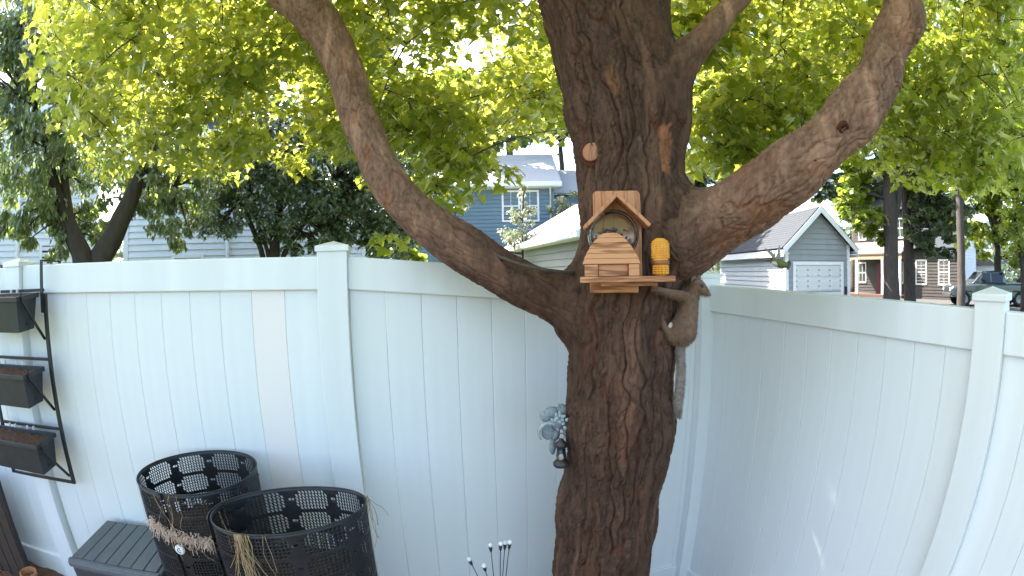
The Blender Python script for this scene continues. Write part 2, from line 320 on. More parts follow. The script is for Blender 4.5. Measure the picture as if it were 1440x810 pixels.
def plank_mesh(w):
    w = round(w, 4)
    if w not in PLANK:  # unit height plank with chamfered edges, so each joint is a small groove
        h = w / 2; q = [(-h + .0004, .012), (-h + .0004, -.0082), (-h + .0034, -.0105), (h - .0034, -.0105), (h - .0004, -.0082), (h - .0004, .012)]
        n = len(q); b = MB(); b.add([(x, y, 0) for x, y in q] + [(x, y, 1) for x, y in q], [tuple(range(n))[::-1], tuple(range(n, 2 * n))] + [(i, (i + 1) % n, n + (i + 1) % n, n + i) for i in range(n)])
        PLANK[w] = b.mesh('plank')
    return PLANK[w]
def fence_section(parent, x0, x1, t0, t1, b0, b1, phase, w, warm=(), dirty_first=False, rail=.133):
    f = lambda a, b, x: a + (b - a) * (x - x0) / (x1 - x0)
    for nm, A, B, y in (('top_rail', (t0, t1), rail, .034), ('bottom_rail', (b0, b1), .17, .03)):
        a0, a1 = A; o = MB().hexa([(x0, -y, a0 - B), (x1, -y, a1 - B), (x1, y, a1 - B), (x0, y, a0 - B), (x0, -y, a0), (x1, -y, a1), (x1, y, a1), (x0, y, a0)]).build(nm, M['vinyl'], parent, .005)
    x = phase - w * math.ceil((phase - x0) / w); k = 0
    while x < x1 - .002:
        l, r = max(x, x0), min(x + w, x1)
        if r - l > .012:
            me = plank_mesh(r - l); c = (l + r) / 2
            m = M['vinyl_warm_light'] if any(abs(c - q) < w * .5 for q in warm) else M['vinyl_dirty'] if dirty_first and k == 0 else M['vinyl']
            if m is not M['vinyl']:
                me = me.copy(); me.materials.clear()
            z0, z1 = f(b0, b1, c) - .05, f(t0, t1, c) - .05
            o = link('plank', me, m, parent); o.location = (c, 0, z0); o.scale = (1, 1, z1 - z0)
        x += w; k += 1
fl = thing('vinyl_fence', 'white vinyl privacy fence running behind the compost bins to the corner', 'fence', OL, R(15.5))
fence_section(fl, -5.4, -2.03, 2.10, 2.003, .60, .44, -2.04, .146)
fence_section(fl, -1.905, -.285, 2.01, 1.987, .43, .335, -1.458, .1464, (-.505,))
fence_section(fl, -.163, 1.505, 1.985, 1.84, .325, .17, -.011, .148, (), True)
for a in (-2.03, -.285): fence_post(fl, a, a + .123, .0, 2.05)
fence_post(fl, 1.505, 1.628, -.1, 1.91)
fr = thing('vinyl_fence', 'white vinyl privacy fence on the right side with the sloping top rail', 'fence', OR, R(-71))
fence_section(fr, -1.742, -.385, 1.829, 1.781, .134, .09, -1.394, .1275)
fence_section(fr, -.272, 1.9, 1.777, 1.70, .085, .02, -.156, .1275)
fence_post(fr, -.385, -.272, -.1, 1.852); fence_post(fr, 1.9, 2.015, -.1, 1.79)

# ------------------------------------------------------------------ wall rack and planters on the left fence section
rk = thing('wall_rack', 'black metal three-tier wall rack hooked over the top of the fence', 'plant rack', LX(-1.925, -.088, .968), R(15.5))
rx = (-.235, .25)
for x in rx:
    MB().box(x - .010, x + .010, -.012, .004, 0, .905).build('upright', M['black'], rk, .002)
    h = MB(); h.box(x - .022, x - .004, -.020, -.0125, .82, 1.05); h.box(x - .022, x - .004, -.020, .135, 1.0505, 1.058); h.box(x - .022, x - .004, .128, .135, .97, 1.050)
    h.build('hook_strap', M['black'], rk, .0015)
for z in (.0, .27, .60, .915): MB().box(rx[0] + .0105, rx[1] - .0105, -.010, .003, z, z + .014).build('crossbar', M['black'], rk, .002)
for z in (.915, .585, .255):
    for x in rx:
        b = MB(); xx = x - .02 if x > 0 else x + .02
        b.bar((xx, -.165, z - .03), (xx, -.006, z - .215), .011, .011); b.tube([(xx, -.168, z - .028), (xx, -.168, z + .004)], .004, 6); b.build('brace', M['black'], rk)
pm = {}
PLB = ['charcoal plastic planter box on the top tier of the black rack', 'charcoal plastic planter box with dry soil on the middle tier of the rack', 'charcoal plastic planter box with dry soil on the lowest tier of the rack']
def planter():
    t = thing('planter_box', PLB[0], 'planter', (0, 0, 0), R(15.5), 'planter boxes hung on the wall rack')
    b = MB(); tw, td, bw, bd, h = .232, .155, .205, .115, .155
    q = [(-bw, -bd - .02, 0), (bw, -bd - .02, 0), (bw, -.02, 0), (-bw, -.02, 0), (-tw, -td, h), (tw, -td, h), (tw, 0, h), (-tw, 0, h)]
    i_ = [(x * .97, -.078 + (y + .078) * .93, z + (.008 if z == 0 else 0)) for x, y, z in q]
    b.add(q + i_, [(3, 2, 1, 0), (0, 1, 5, 4), (1, 2, 6, 5), (2, 3, 7, 6), (3, 0, 4, 7), (8, 9, 10, 11), (8, 12, 13, 9), (9, 13, 14, 10), (10, 14, 15, 11), (11, 15, 12, 8), (4, 5, 13, 12), (5, 6, 14, 13), (6, 7, 15, 14), (7, 4, 12, 15)])
    b.build('body', M['planter'], t, .004)
    r = MB(); y0, y1, x = -td - .009, .006, tw + .009
    r.box(-x, x, y0, y0 + .012, h - .018, h + .004); r.box(-x, x, y1 - .012, y1, h - .018, h + .004); r.box(-x, -x + .012, y0 + .0121, y1 - .0121, h - .018, h + .004); r.box(x - .012, x, y0 + .0121, y1 - .0121, h - .018, h + .004)
    r.build('rim', M['planter'], t, .003)
    nx, ny = 30, 10; vs = []
    for i in range(nx):
        for j in range(ny): vs.append(((-.95 + 1.9 * i / (nx - 1)) * .222, -.145 + .135 * j / (ny - 1), h - .010))
    vs = np.array(vs); vs[:, 2] += .010 * noise(vs * 40) + .008 * noise(vs * 110)
    npmesh('soil', vs, [(i * ny + j, (i + 1) * ny + j, (i + 1) * ny + j + 1, i * ny + j + 1) for i in range(nx - 1) for j in range(ny - 1)], M['soil'], t, True)
    for sx in (-.13, -.08, .02, .07): MB().box(sx, sx + .007, .0005, .014, h - .012, h + .020).build('clip', M['white'], t, .001)
    MB().lathe([(.006, 0), (.009, .003), (.006, .006)], 10, Matrix.Translation((.2085, -.08, .03)) @ Matrix.Rotation(R(80), 4, 'Y')).build('drain_plug', M['black'], t)
    return t
p0 = planter()
for k, z in enumerate((1.722, 1.388, 1.075)):
    t = p0 if k == 0 else copy_tree(p0); t.location = LX(-1.94, -.108, z); t.rotation_euler = (R(5), 0, R(15.5)); t['label'] = PLB[k]

# ------------------------------------------------------------------ deck box
bx_ = thing('storage_box', 'slate grey resin storage box with slatted lid beside the compost bins', 'storage box', LX(-1.3, -.25, .30), R(15.5))
w2, d2 = .255, .205
b = MB(); b.hexa([(-w2 + .02, -d2 + .015, 0), (w2 - .02, -d2 + .015, 0), (w2 - .02, d2 - .012, 0), (-w2 + .02, d2 - .012, 0), (-w2 + .012, -d2 + .008, .43), (w2 - .012, -d2 + .008, .43), (w2 - .012, d2 - .01, .43), (-w2 + .012, d2 - .01, .43)])
b.build('body', M['deckdark'], bx_, .008)
ld = MB().box(-w2, w2, -d2, d2, .43, .462).build('lid', M['deck'], bx_, .008)
for k in range(7):
    x0 = -w2 + .012 + k * .0687; MB().box(x0, x0 + .064, -d2 + .035, d2 - .012, .455, .470).build('lid_slat', M['deck'], ld, .003)
MB().box(-w2 + .004, w2 - .004, -d2 + .003, -d2 + .03, .455, .469).build('lid_edge', M['deck'], ld, .004)
for k in range(3): MB().box(-w2 + .03 + k * .15, -w2 + .165 + k * .15, -d2 + .002, -d2 + .012, .05, .36).build('side_panel', M['deckdark'], bx_, .004)
MB().prism([(-.045, .40), (.045, .40), (.035, .375), (-.035, .375)], -d2 - .014, -d2 + .012).build('latch', M['black'], bx_, .004)

# ------------------------------------------------------------------ perforated compost bins
def straw_tube(mb, p, n=7, step=.025, drop=2.2, r=.0009, jit=.3):
    q = [Vector(p)]; d = Vector((random.gauss(0, .5), random.gauss(0, .5), -drop)).normalized()
    for _ in range(n):
        d = (d + Vector((random.gauss(0, jit), random.gauss(0, jit), random.gauss(-.2, .15)))).normalized(); q.append(q[-1] + d * step)
    mb.tube(q, r, 4, False)
def compost_bin(label, cx, cy, a, b_, ztop, phi, seam, off):
    z0 = yard_z(cx, cy) + .005; t = thing('compost_bin', label, 'compost bin', (cx, cy, z0), phi, 'perforated black compost bins')
    H = ztop - z0; per = math.pi * (3 * (a + b_) - math.sqrt((3 * a + b_) * (a + 3 * b_))); nu = int(round((per + .12) / .0126)); nv = int(H / .0126)
    th = np.linspace(0, 2 * math.pi, 2000); X = np.stack([a * np.cos(th), b_ * np.sin(th)], 1); sl_ = np.concatenate([[0], np.cumsum(np.linalg.norm(np.diff(X, axis=0), axis=1))])
    def P(uu, vv):
        s = uu * .0126; k = s / sl_[-1]; an = np.interp(s % sl_[-1], sl_, th) + seam; f = 1.0 + (.045 if k > 1 else .045 * max(0, k - .8) / .2)
        zz = vv / nv * H; wv = 1 + .012 * math.sin(3 * an + off) * (vv / nv)
        x_ = a * math.cos(an) * f * wv; y_ = b_ * math.sin(an) * f * wv
        return (x_, y_, zz)
    G = [[P(i, j) for j in range(nv + 1)] for i in range(nu + 1)]
    vs = [p for c in G for p in c]; fs = []; gi = lambda i, j: i * (nv + 1) + j
    def lerp(i, j, x, y):
        p00, p10, p01, p11 = (Vector(G[i + d][j + e]) for d, e in ((0, 0), (1, 0), (0, 1), (1, 1)))
        return (p00 * (1 - x) + p10 * x) * (1 - y) + (p01 * (1 - x) + p11 * x) * y
    for i in range(nu):
        for j in range(nv):
            pi, pj = i % 13, (nv - 1 - j) % 7; hole = None
            if pj > 0 and j > 1:
                inset = (0, 1, 0, 0, 0, 0, 1)[pj]
                if inset <= pi < 10 - inset: hole = [(.04, .08), (.60, .03), (.97, .92), (.42, .97)]
                elif pi == 10 and pj == 3: hole = [(.4, .1), (1, .1), (1, .8), (.4, .8)]
                elif pi == 11 and pj == 3: hole = [(0, .1), (1, .1), (1, .8), (0, .8)]
            c = [gi(i, j), gi(i + 1, j), gi(i + 1, j + 1), gi(i, j + 1)]
            if hole is None: fs.append(tuple(c)); continue
            o = len(vs); vs += [tuple(lerp(i, j, *h)) for h in hole]
            fs += [(c[k], c[(k + 1) % 4], o + (k + 1) % 4, o + k) for k in range(4)]
    me = bpy.data.meshes.new('wall_sheet'); me.from_pydata(vs, [], fs); me.polygons.foreach_set('use_smooth', [True] * len(fs))
    o = link('wall_sheet', me, M['binp'], t); sm = o.modifiers.new('thickness', 'SOLIDIFY'); sm.thickness = .0022
    rim = MB(); rim.tube([G[i][nv] for i in range(nu + 1)], .0032, 6, True); rim.build('rim', M['binp'], t)
    inn = []
    for k in range(40):
        q = []; 
        for m_ in range(24): an = 2 * math.pi * m_ / 24; q.append((a * .93 * math.cos(an), b_ * .9 * math.sin(an)))
    cmp_ = np.array([(a * .95 * r_ * math.cos(2 * math.pi * k / 36), b_ * .93 * r_ * math.sin(2 * math.pi * k / 36), H - .25 + .03 * (1 - r_)) for r_ in np.linspace(0, 1, 10) for k in range(36)])
    cmp_[:, 2] += .03 * noise(cmp_ * 14)
    npmesh('compost', cmp_, [(i * 36 + k, i * 36 + (k + 1) % 36, (i + 1) * 36 + (k + 1) % 36, (i + 1) * 36 + k)[::-1] for i in range(9) for k in range(36)], M['compost'], t, True)
    return t, H
def on_rim(cx, cy, a, b_, phi, an, z, f=1.03):
    return Vector((a * f * math.cos(an), b_ * f * math.sin(an), z))
B1 = (-1.218, 1.353, .25, .22); B2 = (-.725, 1.197, .262, .16)
b1, H1 = compost_bin('black perforated compost bin with pale frayed band and round white dial', *B1, 1.18, R(42), R(200), 0)
b2, H2 = compost_bin('oval black perforated compost bin in front with straw hanging over its rim', *B2, 1.175, R(31), R(150), 2)
mb = MB()
for an, n_ in ((R(222), 5), (R(245), 3)):
    for k in range(n_): straw_tube(mb, on_rim(*B1, 0, an + random.gauss(0, .06), H1 + .002), random.randint(7, 14))
mb.build('straw', M['straw'], b1, kind='stuff')
mb = MB()
for k in range(800):  # frayed band on the front left of the rear bin
    an = R(random.uniform(205, 292)); z = H1 - .135 + random.gauss(0, .011) - .05 * (an - R(205)); p = on_rim(*B1, 0, an, z, 1.035 + random.random() * .03)
    q = p + Vector((random.gauss(0, .01), random.gauss(0, .01), random.gauss(-.012, .014))); mb.tube([p, (p + q) / 2 + Vector((0, 0, .006)), q], .0016, 3, False)
mb.build('frayed_band', M['burlap'], b1, kind='stuff')
dl = Matrix.Translation(on_rim(*B1, 0, R(236), H1 - .225, 1.05)) @ Matrix.Rotation(R(-30), 4, 'Z') @ Matrix.Rotation(R(90), 4, 'X')
dial = MB().lathe([(.002, -.012), (.018, -.012), (.021, -.008), (.021, 0), (.017, .003), (0, .003)], 28, dl).build('dial', M['white'], b1)
q = [dl @ Vector((.0085 * math.cos(a_), .0085 * math.sin(a_), .0036)) for a_ in np.linspace(R(50), R(310), 16)]
mk = MB(); mk.tube(q, .0016, 5); mk.bar(dl @ Vector((0, 0, .004)), dl @ Vector((.008, .001, .004)), .003, .001); mk.build('dial_mark', M['planter'], dial)
mb = MB()
for an, n_, sp_ in ((R(233), 46, .035), (R(239), 10, .03), (R(252), 2, .02), (R(354), 5, .03), (R(2), 4, .02)):
    for k in range(n_): straw_tube(mb, on_rim(*B2, 0, an + random.gauss(0, sp_), H2 + .003, 1.05), random.randint(5, 10), .02, 2.6, random.choice((.0009, .0011, .0016)), .16)
for k in range(7): straw_tube(mb, on_rim(*B2, 0, R(150) + random.gauss(0, .05), H2 + .002, 1.05), 9, .022, 2.5, .0016, .14)
mb.build('straw', M['straw'], b2, kind='stuff')

# ------------------------------------------------------------------ firefly garden light
base = Vector((-.075, 1.5, yard_z(-.075, 1.5)))
ff = thing('firefly_light', 'garden stake light with six white bulbs on thin black stems', 'garden light', base)
MB().tube([(0, 0, -.05), (0, 0, .30)], [.006, .012], 8).build('stake', M['stem'], ff)
for px, py, hd in ((659.5, 786.5, 1.49), (680.5, 795.5, 1.46), (689.5, 766.5, 1.52), (704, 764.5, 1.5), (710.5, 763, 1.55), (717, 762.5, 1.49)):
    e = at(px, py, hd) - base; s = Vector((random.uniform(-.006, .006), random.uniform(-.006, .006), .30)); c = s * .45 + e * .55 + Vector((s.x - e.x, s.y - e.y, 0)) * .18
    pts = [s * (1 - k) ** 2 + c * 2 * k * (1 - k) + e * k * k for k in np.linspace(0, 1, 9)]; dr = (pts[-1] - pts[-2]).normalized()
    st = MB().tube(pts[:-1] + [e - dr * .03], .0017, 6).build('stem', M['stem'], ff)
    MB().tube([e - dr * .034, e - dr * .022, e - dr * .008], [.0025, .006, .0075], 10).build('socket', M['black'], st)
    MB().ell(e, (.0098, .0098, .0098), None, 14, 10).build('bulb', M['bulb'], st)

# ------------------------------------------------------------------ things in the lower left corner
sc_ = thing('garden_screen', 'black metal framed dark brown garden screen at the left edge', 'garden screen', LX(-2.21, -.2, .27), R(15.5))
for x in (-.85, -.012): MB().box(x, x + .024, -.012, .012, 0, .70).build('frame_post', M['black'], sc_, .002)
for z in (.04, .67): MB().box(-.825, -.0125, -.010, .010, z, z + .02).build('frame_rail', M['black'], sc_, .002)
for k in range(9): MB().box(-.822 + k * .0895, -.822 + k * .0895 + .082, -.006, .006, .061, .669).build('slat', mat('dark_brown_board', (.05, .03, .02), (.03, .018, .012), 20, .8) if k == 0 else bpy.data.materials['dark_brown_board'], sc_, .002)
g = at(38, 801, 2.72); g.z = yard_z(g.x, g.y) + .02
tp = thing('flower_pot', 'small orange terracotta pot standing in mulch by the fence', 'flower pot', g)
MB().lathe([(.035, 0), (.05, .085), (.05, .09), (.058, .09), (.058, .115), (.05, .115), (.047, .08), (.03, .02), (0, .02)], 24).build('pot', M['terra'], tp)
MB().lathe([(.0, .085), (.03, .088), (.047, .08)], 20, None, True, False).build('soil', M['mulch'], tp)
g = at(106, 800, 2.3); g.z = yard_z(g.x, g.y)
sh = thing('terracotta_shard', 'curved terracotta pot shard standing against the fence beside grey box', 'shard', g, R(-30))
vs = [(.06 * math.cos(a_), .06 * math.sin(a_), z) for z in (0, .05, .10, .15) for a_ in np.linspace(R(20), R(20 + 120), 9)]
vs = [(x, y, z + .03 * noise(np.array([[x * 30, y * 30, z * 9]]))[0]) for x, y, z in vs]
sho = MB().add(vs, [(i * 9 + k, i * 9 + k + 1, (i + 1) * 9 + k + 1, (i + 1) * 9 + k) for i in range(3) for k in range(8)], True).build('shard_wall', M['terra'], sh); sm = sho.modifiers.new('thickness', 'SOLIDIFY'); sm.thickness = .01
mb = MB()
for k in range(260):
    a_ = random.uniform(0, 4.5); c_ = random.uniform(.03, 1.4) if random.random() < .7 else random.uniform(0, 4)
    p = Vector((CX, CY, 0)) - u * a_ + w * c_; p.z = yard_z(p.x, p.y) + .02; m_ = Matrix.Translation(p) @ Euler((random.gauss(0, .5), random.gauss(0, .5), random.uniform(0, 6.3))).to_matrix().to_4x4(); s = random.uniform(.02, .05)
    mb.add([m_ @ Vector(v) for v in ((-s, 0, .006), (0, -s * .5, 0), (s, 0, .008), (0, s * .5, 0))], [(0, 1, 2), (0, 2, 3)])
mb.build('leaf_litter', M['dryleaf'], kind='stuff')

# ------------------------------------------------------------------ the maple in the yard
def spline(P, n):
    P = np.array(P, float); d = np.concatenate([[0], np.cumsum(np.linalg.norm(np.diff(P[:, :3], axis=0), axis=1))]); t = np.linspace(0, d[-1], n)
    k = len(P); m = np.zeros_like(P)
    for i in range(k):
        a, b = max(i - 1, 0), min(i + 1, k - 1); m[i] = (P[b] - P[a]) / (d[b] - d[a])
    out = []
    for x in t:
        i = min(max(np.searchsorted(d, x) - 1, 0), k - 2); h = d[i + 1] - d[i]; s = (x - d[i]) / h
        out.append((2 * s**3 - 3 * s**2 + 1) * P[i] + (s**3 - 2 * s**2 + s) * h * m[i] + (-2 * s**3 + 3 * s**2) * P[i + 1] + (s**3 - s**2) * h * m[i + 1])
    return np.array(out)
def outline(rows, hd):  # rows of (y, left, right) of the photograph -> centre + radius
    out = []
    for y, l, r in rows:
        a, b = rays([(l, y), (r, y)]); c = (a + b); c /= np.linalg.norm(c); ph = math.acos(float(a @ b)) / 2; s = hd / math.hypot(c[0], c[1])
        out.append((*(CAM + c * s), s * math.sin(ph)))
    return out
HD = 1.62
tr_rows = [(812, 779, 910), (780, 781, 914), (720, 786, 925), (660, 792, 936), (600, 796, 946), (540, 799, 948), (480, 802, 948), (430, 806, 952), (380, 812, 962), (330, 812, 966), (260, 808, 962), (200, 804, 955), (150, 797, 945), (100, 785, 930), (50, 772, 912), (0, 760, 900)]
T = outline(tr_rows, HD)
x, y, z, r = T[0]; T = [(x - .035, y + .01, -.15, r * 1.75), (x - .025, y, .12, r * 1.32), (x - .012, y, .38, r * 1.08)] + T
x, y, z, r = T[-1]; T += [(x - .06, y + .03, z + .6, r * .92), (x - .10, y + .12, z + 1.5, r * .78), (x - .05, y + .3, z + 2.8, r * .5), (x + .1, y + .5, z + 4.3, r * .25)]
def limb_pts(L):
    out = []
    for px, py, wd, hd in L:
        if L[0][0] == 900: wd *= .94
        p = at(px, py, hd); d = (p - Vector(CAM)).length; out.append((*p, wd / 2 / 720 / FL * d))
    return out
LL = limb_pts([(880, 450, 40, 1.64), (835, 438, 64, 1.62), (790, 424, 64, 1.58), (740, 401, 61, 1.57), (680, 365, 61, 1.6), (622, 327, 60, 1.66), (566, 278, 56, 1.75), (525, 216, 51, 1.85), (500, 155, 48, 1.95), (482, 95, 50, 2.02), (457, 42, 52, 2.08), (420, 4, 50, 2.12)])
x, y, z, r = LL[-1]; LL += [(x - .35, y + .1, z + .35, r * .8), (x - .9, y + .4, z + .9, r * .6), (x - 1.5, y + .9, z + 1.3, r * .3)]
RL = limb_pts([(900, 360, 60, 1.66), (945, 340, 96, 1.62), (990, 318, 98, 1.56), (1040, 288, 93, 1.52), (1092, 255, 88, 1.5), (1142, 216, 82, 1.5), (1180, 182, 74, 1.52), (1208, 146, 64, 1.55), (1230, 108, 58, 1.6), (1250, 62, 54, 1.66), (1272, 12, 47, 1.72)])
x, y, z, r = RL[-1]; RL += [(x + .1, y + .15, z + .4, r * .85), (x + .35, y + .4, z + 1.1, r * .6), (x + .9, y + .6, z + 1.9, r * .3)]
UL = limb_pts([(905, 215, 50, 1.62), (930, 150, 52, 1.58), (948, 112, 46, 1.58), (975, 74, 38, 1.62), (1005, 36, 33, 1.68), (1036, 0, 29, 1.76)])
x, y, z, r = UL[-1]; UL += [(x + .3, y + .25, z + .4, r * .8), (x + .9, y + .7, z + 1.0, r * .45)]
SL = limb_pts([(910, 175, 46, 1.64), (915, 115, 44, 1.60), (918, 60, 42, 1.60), (922, 0, 40, 1.62)])
x, y, z, r = SL[-1]; SL += [(x + .05, y + .05, z + .6, r * .9), (x + .3, y + .2, z + 1.6, r * .6), (x + .7, y + .1, z + 2.6, r * .3)]
TUBES = dict(trunk=spline(T, 60), left=spline(LL, 40), right=spline(RL, 40), upper=spline(UL, 30), stem=spline(SL, 30))
PEEL = [(934, 212, .019, .115, .95), (862, 112, .018, .17, .4), (868, 540, .010, .14, .3), (888, 585, .013, .12, .4), (900, 690, .012, .12, .25), (1015, 335, .06, .035, .35), (1085, 295, .09, .03, .5), (1150, 240, .07, .02, .4), (498, 165, .012, .09, .6), (516, 215, .013, .10, .75), (545, 285, .016, .06, .55)]
YOUNG = dict(left=(.45, 1.0), right=(.14, .42), upper=(.28, .62))
def bark_tube(name, key, m, nr, ns, amp, parent, zscale=1.0):
    P = spline(TUBES[key], 400); L_ = np.concatenate([[0], np.cumsum(np.linalg.norm(np.diff(P[:, :3], axis=0), axis=1))]); vis = P[:, 2] < 3.35; wgt = np.where(vis, 1, .12); cw = np.concatenate([[0], np.cumsum(wgt[1:] * np.diff(L_))])
    tt = np.interp(np.linspace(0, cw[-1], nr), cw, L_); P = np.stack([np.interp(tt, L_, P[:, k]) for k in range(4)], 1); C = P[:, :3]; Rr = P[:, 3]
    tn = np.gradient(C, axis=0); tn /= np.linalg.norm(tn, axis=1)[:, None]
    u = np.cross(tn[0], (0, 1, .01)); u /= np.linalg.norm(u); U = []
    for t in tn: u = u - t * (u @ t); u /= np.linalg.norm(u); U.append(u)
    U = np.array(U); Wv = np.cross(tn, U); s = np.concatenate([[0], np.cumsum(np.linalg.norm(np.diff(C, axis=0), axis=1))])
    an = np.linspace(0, 2 * math.pi, ns, endpoint=False); ca, sa = np.cos(an), np.sin(an)
    N = U[:, None, :] * ca[None, :, None] + Wv[:, None, :] * sa[None, :, None]
    V = C[:, None, :] + N * Rr[:, None, None]
    rr = np.maximum(Rr, .05)
    q = np.stack([ca[None, :] * rr[:, None], sa[None, :] * rr[:, None], np.repeat(s[:, None], ns, 1)], 2).reshape(-1, 3) + len(key) * 3.1
    wp = q + .02 * np.stack([noise(q * 11), noise(q * 14 + 9), noise(q * (14, 14, 7) + 5)], 1)
    n1 = np.abs(noise(wp * (19, 19, 2.1 * zscale))); n2 = np.abs(noise(wp * (58, 58, 8 * zscale) + 7)); n3 = np.abs(noise(wp * (24, 24, 26) + 3))
    ss = lambda x, a, b: np.clip((x - a) / (b - a), 0, 1) ** 2 * (3 - 2 * np.clip((x - a) / (b - a), 0, 1))
    f1, f2, f3 = ss(n1, .0, .24), ss(n2, 0, .25), ss(n3, 0, .16)
    w2 = wp + .007 * np.stack([noise(wp * (60, 60, 30)), noise(wp * (60, 60, 30) + 4), 1.6 * noise(wp * (45, 45, 30) + 8)], 1)
    lim = key != 'trunk' and key != 'stem'
    e1, id1 = worley(w2 * ((24, 24, 4.6 * zscale) if lim else (31, 31, 4.2 * zscale))); e2, id2 = worley(w2 * (75, 75, 17 * zscale) + 11)
    g1, g2 = ss(e1, .0, .085), ss(e2, 0, .12); fur = ss(n1, .0, .13)
    rel = (.30 if lim else .44) * fur + .22 * g1 + (.30 if lim else .18) + .16 * g1 * fur * id1 + .10 * g2 * id2 - .06 * (1 - f3)
    rel = np.clip(rel - .12, 0, 1)
    plate = .6 * id1 + .4 * id2
    lump = .016 * noise(q * 4.5) + .010 * noise(q * (9, 9, 5) + 2)
    disp = amp * (rel - .66) + lump * min(1.5, amp / .012) + .0022 * fbm(wp * (90, 90, 50), 3)
    Vf = V.reshape(-1, 3); Nf = N.reshape(-1, 3); fil = np.zeros(len(Vf))
    for k2, Q in TUBES.items():
        if k2 == key: continue
        Q = spline(Q, 60); dm = np.full(len(Vf), 9.0)
        for c in Q: dm = np.minimum(dm, np.linalg.norm(Vf - c[:3], axis=1) - c[3])
        fil = np.maximum(fil, .055 * np.exp(-(np.maximum(dm, 0) / .055) ** 2) * np.clip(1 + dm / .05, 0, 1))
    peel = np.zeros(len(Vf)); 
    for px, py, rx_, rz_, st in PEEL:
        d = rays([(px, py)])[0]; t_ = ((Vf - CAM) @ d); off = Vf - CAM - t_[:, None] * d; near = (Nf @ d) < .15
        e = np.hypot(np.hypot(off[:, 0], off[:, 1]) / rx_, off[:, 2] / rz_) + .6 * noise(Vf * (30, 30, 12)) + .3 * noise(Vf * (90, 90, 50))
        peel = np.maximum(peel, st * near * ss(1.15 - e, 0, .35))
    disp = disp * (1 if key == 'trunk' else np.repeat(ss(s, .02, .22)[:, None], ns, 1).reshape(-1)) - .006 * peel
    V2 = Vf + Nf * (disp + fil)[:, None]
    ii, kk = np.meshgrid(np.arange(nr - 1), np.arange(ns), indexing='ij'); k2_ = (kk + 1) % ns; F = np.stack([ii * ns + kk, ii * ns + k2_, (ii + 1) * ns + k2_, (ii + 1) * ns + kk], 2).reshape(-1, 4)
    o = npmesh(name, V2, F, m, parent, True)
    sv = np.repeat(s[:, None], ns, 1).reshape(-1); y0, y1 = YOUNG.get(key, (0, .01)); yg = ss(sv + .08 * noise(Vf * 9), y0, y1)
    for nm, a in (('relief', rel), ('peel', peel), ('young', yg), ('plate', plate)):
        at_ = o.data.attributes.new(nm, 'FLOAT', 'POINT'); at_.data.foreach_set('value', a.astype(np.float32))
    return o
base = Vector((T[2][0], T[2][1], 0))
maple = tag(bpy.data.objects.new('maple_tree', None), 'big maple with three spreading limbs holding the wooden feeder inside the fence', 'tree'); COL.objects.link(maple)
trunk = bark_tube('trunk', 'trunk', M['bark'], 1050, 380, .024, maple)
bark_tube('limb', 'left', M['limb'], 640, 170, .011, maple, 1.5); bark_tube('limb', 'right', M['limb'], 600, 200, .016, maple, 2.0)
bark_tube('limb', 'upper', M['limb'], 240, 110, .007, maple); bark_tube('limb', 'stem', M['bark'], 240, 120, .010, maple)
def trunk_front(px, py, hd0=1.2, hd1=1.7):  # first point of the trunk mesh seen there
    d = Vector(rays([(px, py)])[0]); ok, loc, nrm, _ = trunk.ray_cast(Vector(CAM), d); return (loc, nrm) if ok else (at(px, py, 1.45), Vector((0, -1, 0)))
p, nrm = trunk_front(835, 215)
qm = Matrix.Translation(p + nrm * .004) @ (nrm + Vector((-.1, -.6, .1))).normalized().to_track_quat('Z', 'Y').to_matrix().to_4x4()
MB().lathe([(.031, -.03), (.033, .012), (.031, .0155), (.012, .017), (0, .017)], 26, qm).build('branch_scar', M['scar'], maple, .0015)
mb = MB()
for k in range(26):
    a = 2 * math.pi * k / 26; r_ = .037 + .004 * math.sin(3 * a); mb.ell(qm @ Vector((r_ * math.cos(a), r_ * math.sin(a), -.008)), (.015, .015, .015), None, 8, 6)
mb.build('scar_collar', M['bark'], maple)
RLo = [o for o in COL.objects if o.name.startswith('limb')][1]
for px, py, r_ in ((1187, 181, .015), (1146, 229, .006)):
    ok, p, nrm, _ = RLo.ray_cast(Vector(CAM), Vector(rays([(px, py)])[0]))
    if not ok: continue
    qm = Matrix.Translation(p - nrm * .004) @ nrm.to_track_quat('Z', 'Y').to_matrix().to_4x4(); mb = MB()
    mb.lathe([(r_ * .25, -r_ * 1.2), (r_ * .6, -r_ * .5), (r_ * .75, r_ * .3), (r_ * 1.0, r_ * .55), (r_ * 1.3, r_ * .35), (r_ * 1.6, -r_ * .3)], 20, qm, True, False); mb.build('knot', M['bark'], maple)
    MB().lathe([(0, r_ * .18), (r_ * .75, r_ * .2)], 16, qm, True, False).build('knot_hole', M['dark'], maple)
# thin stub reaching left from the trunk behind the play area of the limb
pts = [at(830, 388, 1.6), at(800, 384, 1.48), at(770, 380, 1.46), at(735, 373, 1.48), at(705, 362, 1.52), at(688, 352, 1.58)]
MB().tube(pts, [.010, .007, .006, .006, .005, .004], 8).build('twig', M['twig'], maple)

